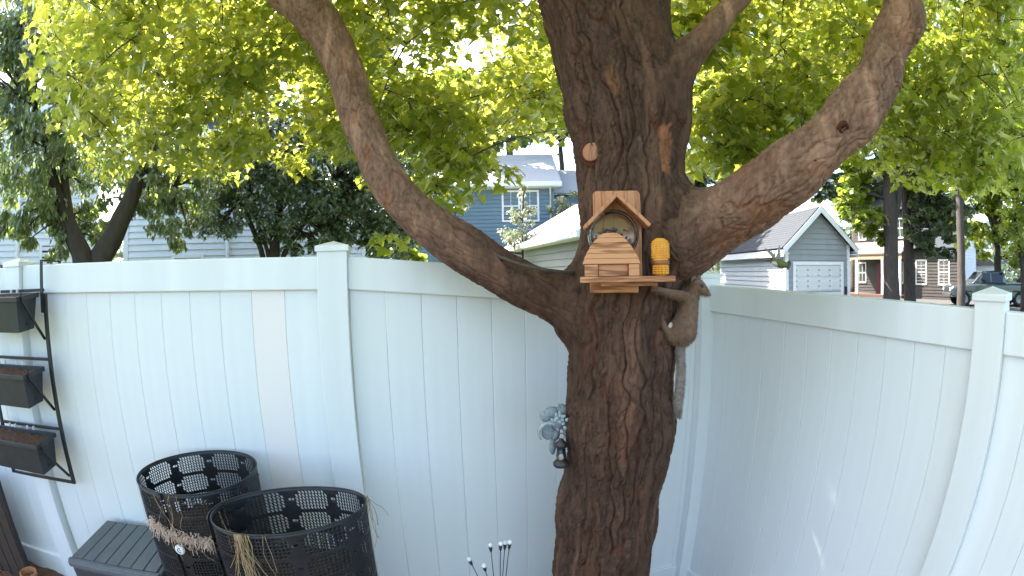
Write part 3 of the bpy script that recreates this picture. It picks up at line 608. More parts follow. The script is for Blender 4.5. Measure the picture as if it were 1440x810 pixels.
# maple leaf, folded along the midrib
_h = [(0, 0, 0), (.10, .02, .02), (.36, -.04, .07), (.27, .15, .05), (.55, .38, .09), (.28, .42, .05), (.24, .66, .03), (0, 1, -.09)]
LV = [(0, .32, .0)] + [_h[0]] + [(x, y, z) for x, y, z in _h[1:-1]] + [_h[-1]] + [(-x, y, z) for x, y, z in _h[1:-1]][::-1]
LV = np.array(LV) ; n_ = len(LV) - 1; LF = np.array([(0, 1 + k, 1 + (k + 1) % n_) for k in range(n_)])
DV = np.array([(0, 0, 0), (.28, .45, .06), (0, 1, -.1), (-.28, .45, .06)]); DF = np.array([(0, 1, 2), (0, 2, 3)])   # plain pointed leaf
SV = np.array([(0, 0, 0), (.42, .3, .10), (.5, .7, .05), (0, 1, -.08), (-.46, .66, .08), (-.38, .25, .03)]); SF = np.array([(0, 1, 2), (0, 2, 3), (0, 3, 4), (0, 4, 5)])  # leaf spray
def frames(n, droop=(.2, .9), nj=.45):
    """random leaf frames: tip direction drooping, face mostly up"""
    az = rng.uniform(0, 2 * math.pi, n); el = -rng.uniform(*droop, n); t = np.stack([np.cos(az) * np.cos(el), np.sin(az) * np.cos(el), np.sin(el)], 1)
    up = np.stack([rng.normal(0, nj, n), rng.normal(0, nj, n), np.ones(n)], 1); xx = np.cross(t, up); xx /= np.linalg.norm(xx, axis=1)[:, None]; zz = np.cross(xx, t)
    return np.stack([xx, t, zz], 2)
def scatter(name, bv, bf, pos, fr_, size, m, parent, kind='stuff'):
    V = np.einsum('nij,vj->nvi', fr_, bv) * size[:, None, None] + pos[:, None, :]; nv = len(bv)
    F = (bf[None] + (np.arange(len(pos)) * nv)[:, None, None]).reshape(-1, bf.shape[1])
    return npmesh(name, V.reshape(-1, 3), F, m, parent, False, kind=kind)
CL = []  # clusters: centre, radius, leaves
def fill(x0, x1, y0, y1, h0, h1, n, r=(.22, .4), k=34, skip=()):
    for _ in range(n):
        px, py = rng.uniform(x0, x1), rng.uniform(y0, y1)
        if any(a <= px <= b and c <= py <= d for a, b, c, d in skip): continue
        CL.append((np.array(at(px, py, rng.uniform(h0, h1))), rng.uniform(*r), k))
SKY = ((545, 750, -70, 95),)
fill(60, 440, -70, 150, 3.0, 6.5, 120); fill(230, 480, 80, 235, 3.2, 5.4, 34, (.18, .3)); fill(100, 330, 130, 245, 3.4, 5.0, 22, (.18, .3), 26)
fill(430, 810, -70, 190, 2.9, 6.5, 120, skip=SKY); fill(500, 700, 130, 270, 3.0, 5.0, 34, (.16, .3), 30); fill(470, 800, 60, 190, 3.4, 6.4, 40, skip=SKY)
fill(600, 665, 180, 235, 3.0, 3.6, 8, (.14, .2), 24); fill(530, 640, 250, 350, 3.0, 3.6, 4, (.12, .18), 14); fill(700, 800, 90, 150, 4, 6, 12, (.16, .28))
fill(950, 1260, -70, 150, 2.8, 6.0, 120); fill(985, 1170, 110, 235, 2.8, 4.2, 42, (.18, .3), 32); fill(1010, 1060, 200, 245, 2.7, 3.0, 6, (.1, .16), 20)
fill(1220, 1450, -70, 200, 3.2, 6.4, 120); fill(1210, 1330, 120, 240, 3.2, 4.6, 26, (.16, .28), 26); fill(1310, 1440, 150, 260, 3.6, 5.0, 20, (.16, .28), 24); fill(930, 1010, 0, 70, 2.6, 3.4, 10, (.14, .22), 24)
nvis = len(CL)
for _ in range(420):  # the rest of the crown, above and behind the camera's view
    a = rng.uniform(0, 2 * math.pi); rr = 4.6 * math.sqrt(rng.uniform(0, 1)); zz = rng.uniform(0, 1)
    c = np.array([.4 + rr * math.cos(a), 1.9 + rr * math.sin(a), 3.6 + 4.2 * zz * (1 - .5 * (rr / 4.6) ** 2)])
    d = c - CAM; el = math.degrees(math.atan2(d[2], math.hypot(d[0], d[1])))
    if el < 36 and c[1] > -.4: continue
    CL.append((c, rng.uniform(.3, .55), 40))
for k_ in range(330):  # leaf clusters added between sun and yard to shade the right fence
    q = np.array([1.2, 1.2, 1.0] if k_ < 230 else [1.5, .75, 1.5]) + rng.normal(size=3) * (1.3, 1.3, .5); t_ = rng.uniform(3.6, 6.5); c = q + np.array(sd) * t_
    d = c - CAM; el = math.degrees(math.atan2(d[2], math.hypot(d[0], d[1])))
    if el > 26 and c[2] > 3.2: CL.append((c, rng.uniform(.3, .5), 40))
for _ in range(130):  # unseen clusters added overhead to dim skylight on the right fence
    c = np.array([rng.uniform(-.2, 2.8), rng.uniform(-.8, 2.2), rng.uniform(3.4, 5.6)]); d = c - CAM
    if math.degrees(math.atan2(d[2], math.hypot(d[0], d[1]))) > 37: CL.append((c, rng.uniform(.3, .5), 40))
pos = []
for c, r, k in CL:
    k = int(k * 1.5)
    q = rng.normal(size=(k, 3)); q /= np.linalg.norm(q, axis=1)[:, None]; q *= (r * rng.uniform(.25, 1, k) ** .5)[:, None]; q[:, 2] *= .6; pos.append(c + q)
pos = np.concatenate(pos); size = rng.uniform(.055, .112, len(pos)); fr_ = frames(len(pos))
d = pos - CAM; dist = np.linalg.norm(d, axis=1); elv = np.degrees(np.arcsin(d[:, 2] / dist)); azv = np.degrees(np.arctan2(d[:, 0], d[:, 1]))
inview = (np.abs(azv) < 62) & (elv < 30) & (elv > -5)
# keep leaves off the limbs' near side
score = np.where(inview, size / dist, 0); near = np.argsort(-score)[:300]; mask = np.ones(len(pos), bool); mask[near] = False
scatter('crown', LV, LF, pos[mask], fr_[mask], size[mask], M['lf'], maple)
lm = bpy.data.meshes.new('leaf'); lm.from_pydata(LV.tolist(), [], LF.tolist()); lm.materials.append(M['lf'])
for i in near:
    o = link('leaf', lm, None, maple); m_ = Matrix.Identity(4)
    for a in range(3):
        for b in range(3): m_[a][b] = fr_[i][a][b] * size[i]
    m_.translation = Vector(pos[i]); o.matrix_local = m_
# thin twigs carrying the clusters
sk = [(Vector(q[:3])) for k2, lo in (('trunk', 40), ('left', 18), ('right', 24), ('upper', 14), ('stem', 14)) for q in TUBES[k2][lo:]]
tw = MB(); order = sorted(range(len(CL)), key=lambda i: min((Vector(CL[i][0]) - s).length for s in sk))
nodes = list(sk)
for i in order:
    c = Vector(CL[i][0]); s = min(nodes, key=lambda q: (q - c).length + (.6 if q.z > c.z + .8 else 0)); L_ = (c - s).length
    mid = (s + c) / 2 + Vector((random.gauss(0, .05), random.gauss(0, .05), .10 * L_)) ; r0 = .0035 + .0045 * min(L_, 2)
    pts = [s * (1 - k) ** 2 + mid * 2 * k * (1 - k) + c * k * k for k in np.linspace(0, 1, 7)]
    tw.tube(pts, [r0 * (1 - .7 * k) for k in np.linspace(0, 1, 7)], 5); nodes += [pts[3], pts[5], c]
    for _ in range(4):
        e = c + Vector((random.gauss(0, 1), random.gauss(0, 1), random.gauss(-.1, .5))).normalized() * CL[i][1] * .9; tw.tube([c, (c + e) / 2 + Vector((0, 0, .03)), e], [.003, .0022, .0012], 4)
tw.build('twig_network', M['twig'], maple, kind='stuff')

# ------------------------------------------------------------------ wooden feeder on the trunk
FM = .00209  # metres per photo pixel at the board
fo = at(868, 388, 1.375); fd = thing('feeder', 'cedar feeder with gable roof and round glass jar fixed to the trunk', 'feeder', fo, R(-8.6))
fx = lambda px: (px - 868) * FM
def fz(py): return (388 - py) * FM
def rrect(x0, x1, z0, z1, r, top=True):
    P = []
    for cx, cz, a0 in ((x1 - r, z1 - r, 0), (x0 + r, z1 - r, 90)): P += [(cx + r * math.cos(R(a0 + t)), cz + r * math.sin(R(a0 + t))) for t in range(0, 91, 15)]
    return [(x1, z0)] + P + [(x0, z0)]
MB().prism(rrect(fx(836), fx(905), fz(400), fz(265), .014), .006, .026).build('backboard', M['cedar'], fd, .003)
MB().box(fx(829), fx(898), -.012, .022, fz(412), fz(396)).build('brace_block', M['cedarx'], fd, .003)
ap = (fx(868), fz(273))
for (ex, ez) in ((fx(820), fz(320)), (fx(914), fz(318))):
    t = Vector((ex - ap[0], 0, ez - ap[1])).normalized(); nrm = Vector((-t.z, 0, t.x)) if t.x < 0 else Vector((t.z, 0, -t.x)); nrm = nrm if nrm.z > 0 else -nrm
    a = Vector((ap[0], 0, ap[1])); e = Vector((ex, 0, ez)); th_ = .011
    P = [a + nrm * 0, e, e - nrm * th_, a - Vector((0, 0, th_ * 1.35))]
    MB().prism([(p.x, p.z) for p in (P if t.x > 0 else P[::-1])], -.072, .0055).build('roof_board', M['cedar'], fd, .002)
jc = Matrix.Translation((fx(862), -.035, fz(331))) @ Matrix.Rotation(R(90), 4, 'X')
# jar lying on its side: outer and inner glass wall, ribbed rings round the mouth
MB().lathe([(0, -.036), (.060, -.036), (.070, -.030), (.0745, -.018), (.0745, .012), (.070, .022), (.064, .026), (.064, .036), (.067, .038), (.067, .041), (.060, .041), (.060, .026), (.066, .018), (.0705, .010), (.0705, -.018), (.066, -.028), (.058, -.0325), (0, -.0325)], 48, jc, True, False).build('jar', M['glass'], fd)
mb = MB()
for k in range(260):
    a = random.uniform(R(200), R(340)) ; rr = random.uniform(.0, .064); x_ = rr * math.cos(a); z_ = max(-.064, -.064 + abs(random.gauss(0, .036)))
    if math.hypot(x_, z_) > .064 or z_ > .018: continue
    mb.ell((fx(862) + x_, -.035 + random.uniform(-.028, .026), fz(331) + z_), (.0035, .0035, .0062), Euler((random.uniform(0, 3), random.uniform(0, 3), random.uniform(0, 3))).to_matrix(), 7, 5)
mb.build('seed', M['seed'], fd, kind='stuff')
# stepped hood in front of the jar
prof = [(.028, fz(336)), (.036, fz(341)), (.042, fz(347)), (.047, fz(354)), (.050, fz(361)), (.0515, fz(368))]
cxh = fx(856); z_prev = fz(330); hw = [(fx(838), fx(876)), (fx(832), fx(881)), (fx(827), fx(886)), (fx(823), fx(890)), (fx(820), fx(893)), (fx(818), fx(895))]
for k in range(6):
    y0 = -.085 - .006 * k; zt = fz(330 + 7 * k) ; zb = fz(337 + 7 * k)
    l, r_ = hw[k]; l0, r0 = hw[k - 1] if k else (l + .02, r_ - .02)
    MB().hexa([(l, y0 - .004, zb + .0006), (r_, y0 - .004, zb + .0006), (r_, y0 + .03, zb + .0006), (l, y0 + .03, zb + .0006), (l0 + .002, y0, zt), (r0 - .002, y0, zt), (r0 - .002, y0 + .03, zt), (l0 + .002, y0 + .03, zt)]).build('hood_slat', M['cedarx'], fd, .0016)
MB().box(fx(821), fx(838.5), -.118, -.075, fz(388), fz(372.5)).build('hood_block', M['cedarx'], fd, .002); MB().box(fx(879), fx(893), -.118, -.075, fz(388), fz(372.5)).build('hood_block', M['cedarx'], fd, .002)
MB().box(fx(839), fx(878.5), -.104, -.08, fz(388), fz(372.5)).build('hood_panel', M['cedarx'], fd, .002)
MB().box(fx(815), fx(940), -.135, .0055, fz(396), fz(388.5)).build('platform', M['cedarx'], fd, .0025)
MB().box(fx(842), fx(918), -.11, -.012, fz(401), fz(396.3)).build('platform_batten', M['cedarx'], fd, .002)
co = fd.matrix_basis @ Vector((0, 0, 0)); Mf = Matrix.Translation(fo) @ Matrix.Rotation(R(-8.6), 4, 'Z')
cb = thing('corn_cob', 'yellow corn cob standing upright on the right end of the feeder platform', 'corn cob', Mf @ Vector((fx(925), -.075, fz(388.5))), R(-8.6))
MB().lathe([(.013, 0), (.020, .006), (.0215, .03), (.0235, .034), (.0235, .045), (.0215, .047), (.0235, .06), (.0235, .088), (.020, .100), (.012, .106), (0, .107)], 24).build('core', M['corn'], cb)
MB().lathe([(.0222, .031), (.0252, .033), (.0252, .043), (.0222, .045)], 24).build('husk_ring', M['cornring'], cb)
mb = MB()
for a in range(14):
    for k in range(8):
        t = 2 * math.pi * a / 14; z_ = .052 + k * .0063; r_ = .0228 if z_ < .09 else .0205; mb.ell((r_ * math.cos(t), r_ * math.sin(t), z_), (.0046, .0046, .0034), None, 7, 5)
    for k in range(4):
        t = 2 * math.pi * a / 14; mb.ell((.0203 * math.cos(t), .0203 * math.sin(t), .008 + k * .0062), (.0045, .0045, .0034), None, 7, 5)
mb.build('kernel', M['corn'], cb, kind='stuff')

# ------------------------------------------------------------------ figurine and lantern on the left side of the trunk
S2 = .00155 * 1.58
fo2 = at(778, 612, 1.555); fg = thing('figurine', 'weathered blue-grey resin figurine hanging on the left side of the trunk', 'ornament', fo2, R(-5))
gx = lambda px, py, y=0: Vector(((px - 778) * S2, y, (612 - py) * S2))
b = MB(); b.ell(gx(784, 590), (.026, .028, .036)); b.ell(gx(776, 577), (.026, .024, .022)); b.ell(gx(790, 575, .01), (.022, .024, .024)); b.ell(gx(780, 610, .01), (.02, .024, .03)); b.ell(gx(777, 630, .0), (.013, .014, .032)); b.ell(gx(766, 582, -.01), (.018, .012, .022), Euler((0, R(-30), 0)).to_matrix()); b.ell(gx(796, 600, .0), (.012, .014, .03))
o = b.build('body', M['figure'], fg); rm = o.modifiers.new('merge', 'REMESH'); rm.mode = 'VOXEL'; rm.voxel_size = .0028; rm.use_smooth_shade = True
b = MB(); pts = [gx(757.5 + 14 - 14 * math.cos(a), 606 - 16 * math.sin(a), -.022 - .004 * math.sin(a * 2)) for a in np.linspace(R(-38), R(168), 18)]
b.tube(pts, [.0035 + .0035 * math.sin(math.pi * k / 17) for k in range(18)], 8); b.build('wing_rim', M['pale'], fg)
b = MB(); b.ell(gx(770, 606, -.012), (.022, .006, .028)); b.build('wing', M['figure'], fg)
b = MB()
for k in range(20): b.ell(gx(786 + random.gauss(0, 6), 584 + random.gauss(0, 9), -.027 + abs(random.gauss(0, .004))), (.006, .005, .008), Euler((0, random.uniform(-1, 1), 0)).to_matrix(), 8, 6)
b.build('feather_tuft', M['pale'], fg, kind='stuff')
MB().tube([gx(790, 578, .02), gx(797, 572, .03), gx(812, 571, .045)], .003, 6).build('hook', M['stem'], fg)
lo = at(789, 655, 1.52); ln = thing('lantern', 'small black hanging lantern with pale candle beside the figurine', 'lantern', lo)
MB().lathe([(.026, 0), (.0285, .004), (.0285, .014), (.022, .02), (.019, .026), (0, .026)], 24).build('base', M['lantern'], ln)
MB().lathe([(.0185, .0262), (.0185, .034), (.0145, .072), (.0135, .072), (.0172, .034), (.0172, .0262)], 24, None, True, False).build('glass', M['glass'], ln)
MB().lathe([(.010, .0265), (.010, .06), (.004, .062), (0, .062)], 16).build('candle', M['candle'], ln)
MB().lathe([(.0185, .0722), (.021, .076), (.0205, .088), (.012, .096), (.0075, .104), (0, .106)], 24).build('cap', M['lantern'], ln)
MB().tube([(.010 * math.cos(a), 0, .114 + .012 * math.sin(a)) for a in np.linspace(0, 2 * math.pi, 17)], .0016, 6).build('ring', M['stem'], ln)
for k in range(4): a = R(45 + 90 * k); MB().tube([(.0195 * math.cos(a), .0195 * math.sin(a), .024), (.0165 * math.cos(a), .0165 * math.sin(a), .074)], .0014, 6).build('frame_rod', M['lantern'], ln)

# ------------------------------------------------------------------ squirrel stretched up the trunk
HS = 1.53; pxm = HS / 720 / FL
so_ = at(955, 478, HS); sq = thing('squirrel', 'grey-brown squirrel clinging to the right side of the trunk reaching for the feeder', 'squirrel', so_)
A = lambda px, py, dh=0: at(px, py, HS + dh) - so_
b = MB()
def chain(*P): b.tube([p for p, r in P], [r * pxm for p, r in P], 14)
sp = spline(np.array([(*A(957, 486, .0), 8 * pxm), (*A(959, 475, .0), 17 * pxm), (*A(961, 461, -.01), 19.5 * pxm), (*A(966, 445, -.012), 15 * pxm), (*A(969.5, 429, -.012), 12 * pxm), (*A(973, 417, -.01), 10 * pxm), (*A(979, 406, -.012), 9 * pxm)]), 22)
b.tube([Vector(q[:3]) for q in sp], list(sp[:, 3]), 18)
b.ell(A(981, 402.5, -.012), (10 * pxm, 10 * pxm, 10.5 * pxm)); chain((A(984, 404, -.014), 9), (A(990, 409, -.018), 6.8), (A(996, 414, -.022), 3.6), (A(997.5, 415, -.023), 2.4))
chain((A(967, 418, -.022), 8), (A(955, 414.5, -.045), 6.4), (A(942, 412, -.075), 5.2), (A(930, 408.5, -.10), 4.2), (A(922, 406, -.12), 3.4))   # near arm
chain((A(972, 420, .012), 7), (A(962, 412, .03), 5), (A(953, 403, .03), 3.6))   # far arm behind the neck
b.ell(A(951, 467, -.02), (13 * pxm, 12 * pxm, 16 * pxm), Euler((0, R(25), 0)).to_matrix())
chain((A(950, 474, -.02), 9), (A(941, 467, -.03), 6.2), (A(934, 458, -.034), 4.4), (A(931, 450, -.035), 3.0))   # near hind leg
chain((A(962, 478, .02), 8), (A(952, 478, .04), 5), (A(946, 468, .045), 3.2))
for q in (-1.5, -.5, .5, 1.5):
    chain((A(923, 406 + q * 1.6, -.12), 1.7), (A(918.5, 405 + q * 2.3, -.125), 1.4), (A(915.5, 406 + q * 2.5, -.12), .9))
    chain((A(931 + q, 451, -.035), 1.7), (A(929 + q * 2.2, 445, -.034), 1.4), (A(928 + q * 2.6, 441, -.030), .9))
body = b.build('body', M['fur'], sq); rm = body.modifiers.new('merge', 'REMESH'); rm.mode = 'VOXEL'; rm.voxel_size = .0021; rm.use_smooth_shade = True
sm = body.modifiers.new('smooth', 'SMOOTH'); sm.factor = .5; sm.iterations = 6
for dx, dh in ((-3.5, -.008), (3.0, .010)):
    e = MB(); c = A(979 + dx, 392.5, dh); e.ell(c, (4.2 * pxm, 1.6 * pxm, 6.4 * pxm), Euler((0, R(12), 0)).to_matrix(), 12, 8); e.build('ear', M['fur'], sq)
MB().ell(A(987.5, 402.5, -.031), (2.3 * pxm, 1.6 * pxm, 2.3 * pxm), None, 12, 8).build('eye', M['dark'], sq); MB().ell(A(998, 415, -.024), (1.7 * pxm, 1.7 * pxm, 1.4 * pxm), None, 10, 6).build('nose', M['dark'], sq)
MB().ell(A(943, 459, -.034), (3.6 * pxm, 2 * pxm, 6 * pxm), Euler((0, R(10), 0)).to_matrix(), 12, 8).build('belly_patch', M['belly'], sq)
tl = spline(np.array([(*A(957, 474, 0), 6.5 * pxm), (*A(957, 496, .0), 7.4 * pxm), (*A(957.5, 520, -.004), 8 * pxm), (*A(956, 545, -.008), 8.2 * pxm), (*A(953.5, 568, -.012), 8 * pxm), (*A(954, 586, -.012), 3 * pxm)]), 40)
b = MB(); b.tube([Vector(q[:3]) for q in tl], list(tl[:, 3] * .78), 12); tail = b.build('tail', M['furtail'], sq)
def hairs(name, P, N, L_, lean, w_, m, parent):
    n = len(P); t = N + lean; t /= np.linalg.norm(t, axis=1)[:, None]; sd_ = np.cross(t, rng.normal(size=(n, 3))); sd_ /= np.linalg.norm(sd_, axis=1)[:, None]
    V = np.stack([P - sd_ * w_, P + sd_ * w_, P + t * L_[:, None]], 1).reshape(-1, 3); return npmesh(name, V, np.arange(3 * n).reshape(-1, 3), m, parent, False, kind='stuff')
n = 8000; i = rng.integers(0, 39, n); f = rng.random(n)[:, None]; C = tl[i] * (1 - f) + tl[i + 1] * f; nd = rng.normal(size=(n, 3)); nd[:, 2] *= .3; nd /= np.linalg.norm(nd, axis=1)[:, None]
hairs('tail_fur', C[:, :3] + nd * C[:, 3:4] * .55, nd, rng.uniform(.009, .018, n), np.array([0, 0, -1.0]), .0006, M['furtail'], tail)
bpy.context.view_layer.update(); dg = bpy.context.evaluated_depsgraph_get(); me = body.evaluated_get(dg).to_mesh()
nv = len(me.vertices); co = np.empty(nv * 3); no = np.empty(nv * 3); me.vertices.foreach_get('co', co); me.vertices.foreach_get('normal', no); co = co.reshape(-1, 3); no = no.reshape(-1, 3)
k = rng.integers(0, nv, 9000); body.evaluated_get(dg).to_mesh_clear()
down = np.array([-.1, -.1, -1.9]); hairs('fur', co[k] + rng.normal(0, .0008, (9000, 3)), no[k], rng.uniform(.005, .0115, 9000), down, .00045, M['fur'], body)
b = MB()
for q in range(5): b.tube([A(995, 412.5 + q * .6, -.026), A(1001, 409 + q * 2.6, -.035)], .0003, 3, False)
b.build('whisker', M['belly'], sq)

# ------------------------------------------------------------------ hovering hummingbird
HB = 1.2; bp = HB / 720 / FL * 1.0
bo = at(1096, 369, HB); hb = thing('hummingbird', 'small olive hummingbird hovering beside the right limb with raised wings', 'bird', bo)
Bp = lambda px, py, dh=0: at(px, py, HB + dh) - bo
b = MB(); s_ = spline(np.array([(*Bp(1082.5, 366.5), 2.6 * bp), (*Bp(1086, 366), 4.2 * bp), (*Bp(1091, 368.5), 4.6 * bp), (*Bp(1097, 371), 5.6 * bp), (*Bp(1103, 372.5), 4.6 * bp), (*Bp(1108, 373), 2.4 * bp)]), 16); b.tube([Vector(q[:3]) for q in s_], list(s_[:, 3]), 14)
b.build('body', M['birdg'], hb)
b = MB(); b.ell(Bp(1091, 371.5, -.003), (7 * bp, 4 * bp, 3.2 * bp), Euler((0, R(22), 0)).to_matrix()); b.build('breast', M['birdp'], hb)
MB().tube([Bp(1082.5, 367), Bp(1076, 367.3), Bp(1070.5, 367)], [1.0 * bp, .65 * bp, .25 * bp], 8).build('bill', M['birdd'], hb); MB().ell(Bp(1085, 364.8, -.0075), (1.1 * bp,) * 3, None, 10, 6).build('eye', M['dark'], hb)
tlb = MB()
for k in range(7):
    a = R(-48 + 16 * k); s = Bp(1105, 372.5); d_ = Vector((math.cos(a) * .95, .25 * math.sin(a * 1.7), -math.sin(a) * .9 - .05)); e = s + d_ * 8.4 * bp; wv = Vector((-d_.z, .2, d_.x)).normalized() * 1.7 * bp
    tlb.add([s - wv * .4, s + wv * .4, (s + e) / 2 + wv, e + wv * .6, e + d_ * 1.2 * bp, e - wv * .6, (s + e) / 2 - wv], [(0, 1, 2, 6), (6, 2, 3, 5), (5, 3, 4)])
o = tlb.build('tail', M['birdd'], hb); sm = o.modifiers.new('t', 'SOLIDIFY'); sm.thickness = .0005
for sgn, tip in ((-1, (1077, 350)), (1, (1096, 346))):
    root = Bp(1091.5, 367 - sgn * 0, -.004 * -sgn * -1); tp_ = Bp(*tip, -.022 if sgn < 0 else .02); ax = tp_ - root; wg = MB()
    for k in range(9):
        f = k / 8; s = root + ax * .55 * (1 - f) * .8; dr = (ax.normalized() * (1 - .55 * f) + Vector((.9, 0, -.35)) * .75 * f).normalized(); e = s + dr * ax.length * (.62 - .26 * f); wv = dr.cross(Vector((0, 1, .15))).normalized() * 1.5 * bp
        wg.add([s - wv * .6, s + wv * .6, (s + e) / 2 + wv, e + wv * .35, e - wv * .35, (s + e) / 2 - wv], [(0, 1, 2, 5), (5, 2, 3, 4)])
    wg.bar(root, root + ax * .6, 1.4 * bp, 1.4 * bp); o = wg.build('wing', M['birdw'], hb); sm = o.modifiers.new('t', 'SOLIDIFY'); sm.thickness = .0004

# ------------------------------------------------------------------ houses
def boards(parent, prof, y, m, course=.15, side=None):
    """lap siding on the wall outline PROF (convex, local x,z) facing -y (or side='left': facing -x): one board per course"""
    zs = [z for _, z in prof]; z = min(zs); top = max(zs)
    def span(zz):
        xs = []
        for (xa, za), (xb, zb) in zip(prof, prof[1:] + prof[:1]):
            if (za - zz) * (zb - zz) <= 0 and za != zb: xs.append(xa + (xb - xa) * (zz - za) / (zb - za))
        return (min(xs), max(xs)) if len(xs) > 1 else None
    while z < top - .02:
        z1 = min(z + course, top); a, c = span(z + 1e-4), span(z1 - 1e-4); z += course
        if not a or not c: continue
        zb = z1 - (z1 - (z - course)); zb = z - course
        P = [(a[0], y - .04, zb), (a[1], y - .04, zb), (a[1], y + .01, zb), (a[0], y + .01, zb), (c[0], y - .006, z1 - .0015), (c[1], y - .006, z1 - .0015), (c[1], y + .01, z1 - .0015), (c[0], y + .01, z1 - .0015)]
        if side == 'left': P = [(py_, -px_ , pz) for px_, py_, pz in P]
        if side == 'right': P = [(-py_, px_, pz) for px_, py_, pz in P]
        MB().hexa(P).build('siding_board', m, parent)
def window(parent, x0, x1, z0, z1, y=0, muntin=(2, 2), side=None, blind=False):
    def bx__(a): return (lambda P: [(p[1], -p[0], p[2]) for p in P] if side == 'left' else [(-p[1], p[0], p[2]) for p in P] if side == 'right' else P)(a)
    def box(mb, xa, xb, ya, yb, za, zb): mb.hexa(bx__([(xa, ya, za), (xb, ya, za), (xb, yb, za), (xa, yb, za), (xa, ya, zb), (xb, ya, zb), (xb, yb, zb), (xa, yb, zb)]))
    f = MB(); w_ = .09; ya, yb = y - .05, y + .02
    box(f, x0, x1, ya, yb, z1 - w_, z1); box(f, x0, x1, ya - .02, yb, z0, z0 + w_); box(f, x0, x0 + w_, ya, yb, z0 + w_, z1 - w_); box(f, x1 - w_, x1, ya, yb, z0 + w_, z1 - w_)
    o = f.build('window', M['white'], parent)
    p = MB(); box(p, x0 + w_, x1 - w_, y - .018, y - .012, z0 + w_, z1 - w_); p.build('pane', M['shade'] if blind else M['pane'], o)
    g = MB(); zm = (z0 + z1) / 2; box(g, x0 + w_, x1 - w_, y - .04, y - .019, zm - .03, zm + .03); nx = muntin[0]
    for k in range(1, nx):
        xx = x0 + w_ + (x1 - x0 - 2 * w_) * k / nx; box(g, xx - .012, xx + .012, y - .034, y - .0195, z0 + w_, zm - .031); box(g, xx - .012, xx + .012, y - .034, y - .0195, zm + .031, z1 - w_)
    g.build('sash_bar', M['white'], o)
def roof_slab(parent, q, th, m, name='roof'):
    q = [Vector(p) for p in q]; n_ = (q[1] - q[0]).cross(q[3] - q[0]).normalized(); n_ = n_ if n_.z > 0 else -n_
    return MB().hexa([p for p in q] + [p + n_ * th for p in q]).build(name, m, parent)
def shingle_rows(parent, q, m, rows, name='shingle_row'):
    """each course of shingles is a thin step on the roof slab Q (eave left, eave right, ridge right, ridge left)"""
    q = [Vector(p) for p in q]; n_ = (q[1] - q[0]).cross(q[3] - q[0]).normalized(); n_ = n_ if n_.z > 0 else -n_
    for k in range(rows):
        f0, f1 = k / rows, min(1, (k + 1.15) / rows); a, b_, c, d = q[0].lerp(q[3], f0), q[1].lerp(q[2], f0), q[1].lerp(q[2], f1), q[0].lerp(q[3], f1)
        MB().hexa([a - n_ * .01, b_ - n_ * .01, c - n_ * .01, d - n_ * .01, a + n_ * .014, b_ + n_ * .014, c + n_ * .006, d + n_ * .006]).build(name, m, parent)
# white gable garage on the right
s = 18.6; gp = Vector((s * math.sin(R(34.3)), s * math.cos(R(34.3)), 0)); ga = thing('garage', 'pale sided garage with white gable trim and closed panelled door', 'garage', gp, R(-4.4))
GW, GL, GE, GR_ = 3.15, 7.2, 2.95, 4.32
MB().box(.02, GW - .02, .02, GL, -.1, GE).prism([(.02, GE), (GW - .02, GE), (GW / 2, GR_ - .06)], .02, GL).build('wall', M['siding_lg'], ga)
boards(ga, [(.0, 0), (GW, 0), (GW, GE), (GW / 2, GR_ - .05), (0, GE)], 0, M['siding_g'], .21)  # same siding as the side wall, with the gable's shade in its colour
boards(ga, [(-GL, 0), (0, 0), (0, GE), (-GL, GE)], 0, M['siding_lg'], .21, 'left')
ov = .32; yf = -.34; sl2 = (GR_ - GE) / (GW / 2)
for sx in (-1, 1):
    ex = GW / 2 + sx * (GW / 2 + ov); ez = GE - ov * sl2; q = [(ex, yf, ez), (ex, GL + .2, ez), (GW / 2, GL + .2, GR_), (GW / 2, yf, GR_)]
    roof_slab(ga, q, .10, M['roof']); n_ = Vector((-sl2 * sx * -1, 0, 1)).normalized(); 
    shingle_rows(ga, [Vector(p) + n_ * .10 for p in q], M['roof'], 16)
    MB().hexa([(ex, yf - .03, ez - .16), (GW / 2, yf - .03, GR_ - .16), (GW / 2, yf - .002, GR_ - .16), (ex, yf - .002, ez - .16), (ex, yf - .03, ez + .09), (GW / 2, yf - .03, GR_ + .09), (GW / 2, yf - .002, GR_ + .09), (ex, yf - .002, ez + .09)]).build('rake_board', M['white'], ga)
    MB().hexa([(ex - .02, yf, ez - .24), (ex + .02, yf, ez - .24), (ex + .02, GL + .2, ez - .24), (ex - .02, GL + .2, ez - .24), (ex - .02, yf, ez + .08), (ex + .02, yf, ez + .08), (ex + .02, GL + .2, ez + .08), (ex - .02, GL + .2, ez + .08)]).build('fascia', M['white'], ga)
    x0_, x1_ = sorted((ex - sx * .021, GW / 2 + sx * (GW / 2 + .03))); MB().box(x0_, x1_, yf + .001, GL, ez - .15, ez - .12).build('soffit', M['white'], ga)
    cx_ = 0 if sx < 0 else GW; MB().box(cx_ - .075, cx_ + .075, -.045, .1, 0, GE - .02).build('corner_trim', M['white'], ga)
dx0, dx1, dz = .42, 2.72, 2.12
f = MB(); f.box(dx0 - .13, dx0, -.06, .02, 0, dz + .13); f.box(dx1, dx1 + .13, -.06, .02, 0, dz + .13); f.box(dx0, dx1, -.06, .02, dz, dz + .13); f.build('door_frame', M['white'], ga)
gd = MB().box(dx0, dx1, -.030, .0, 0, dz).build('garage_door', M['doorw'], ga)
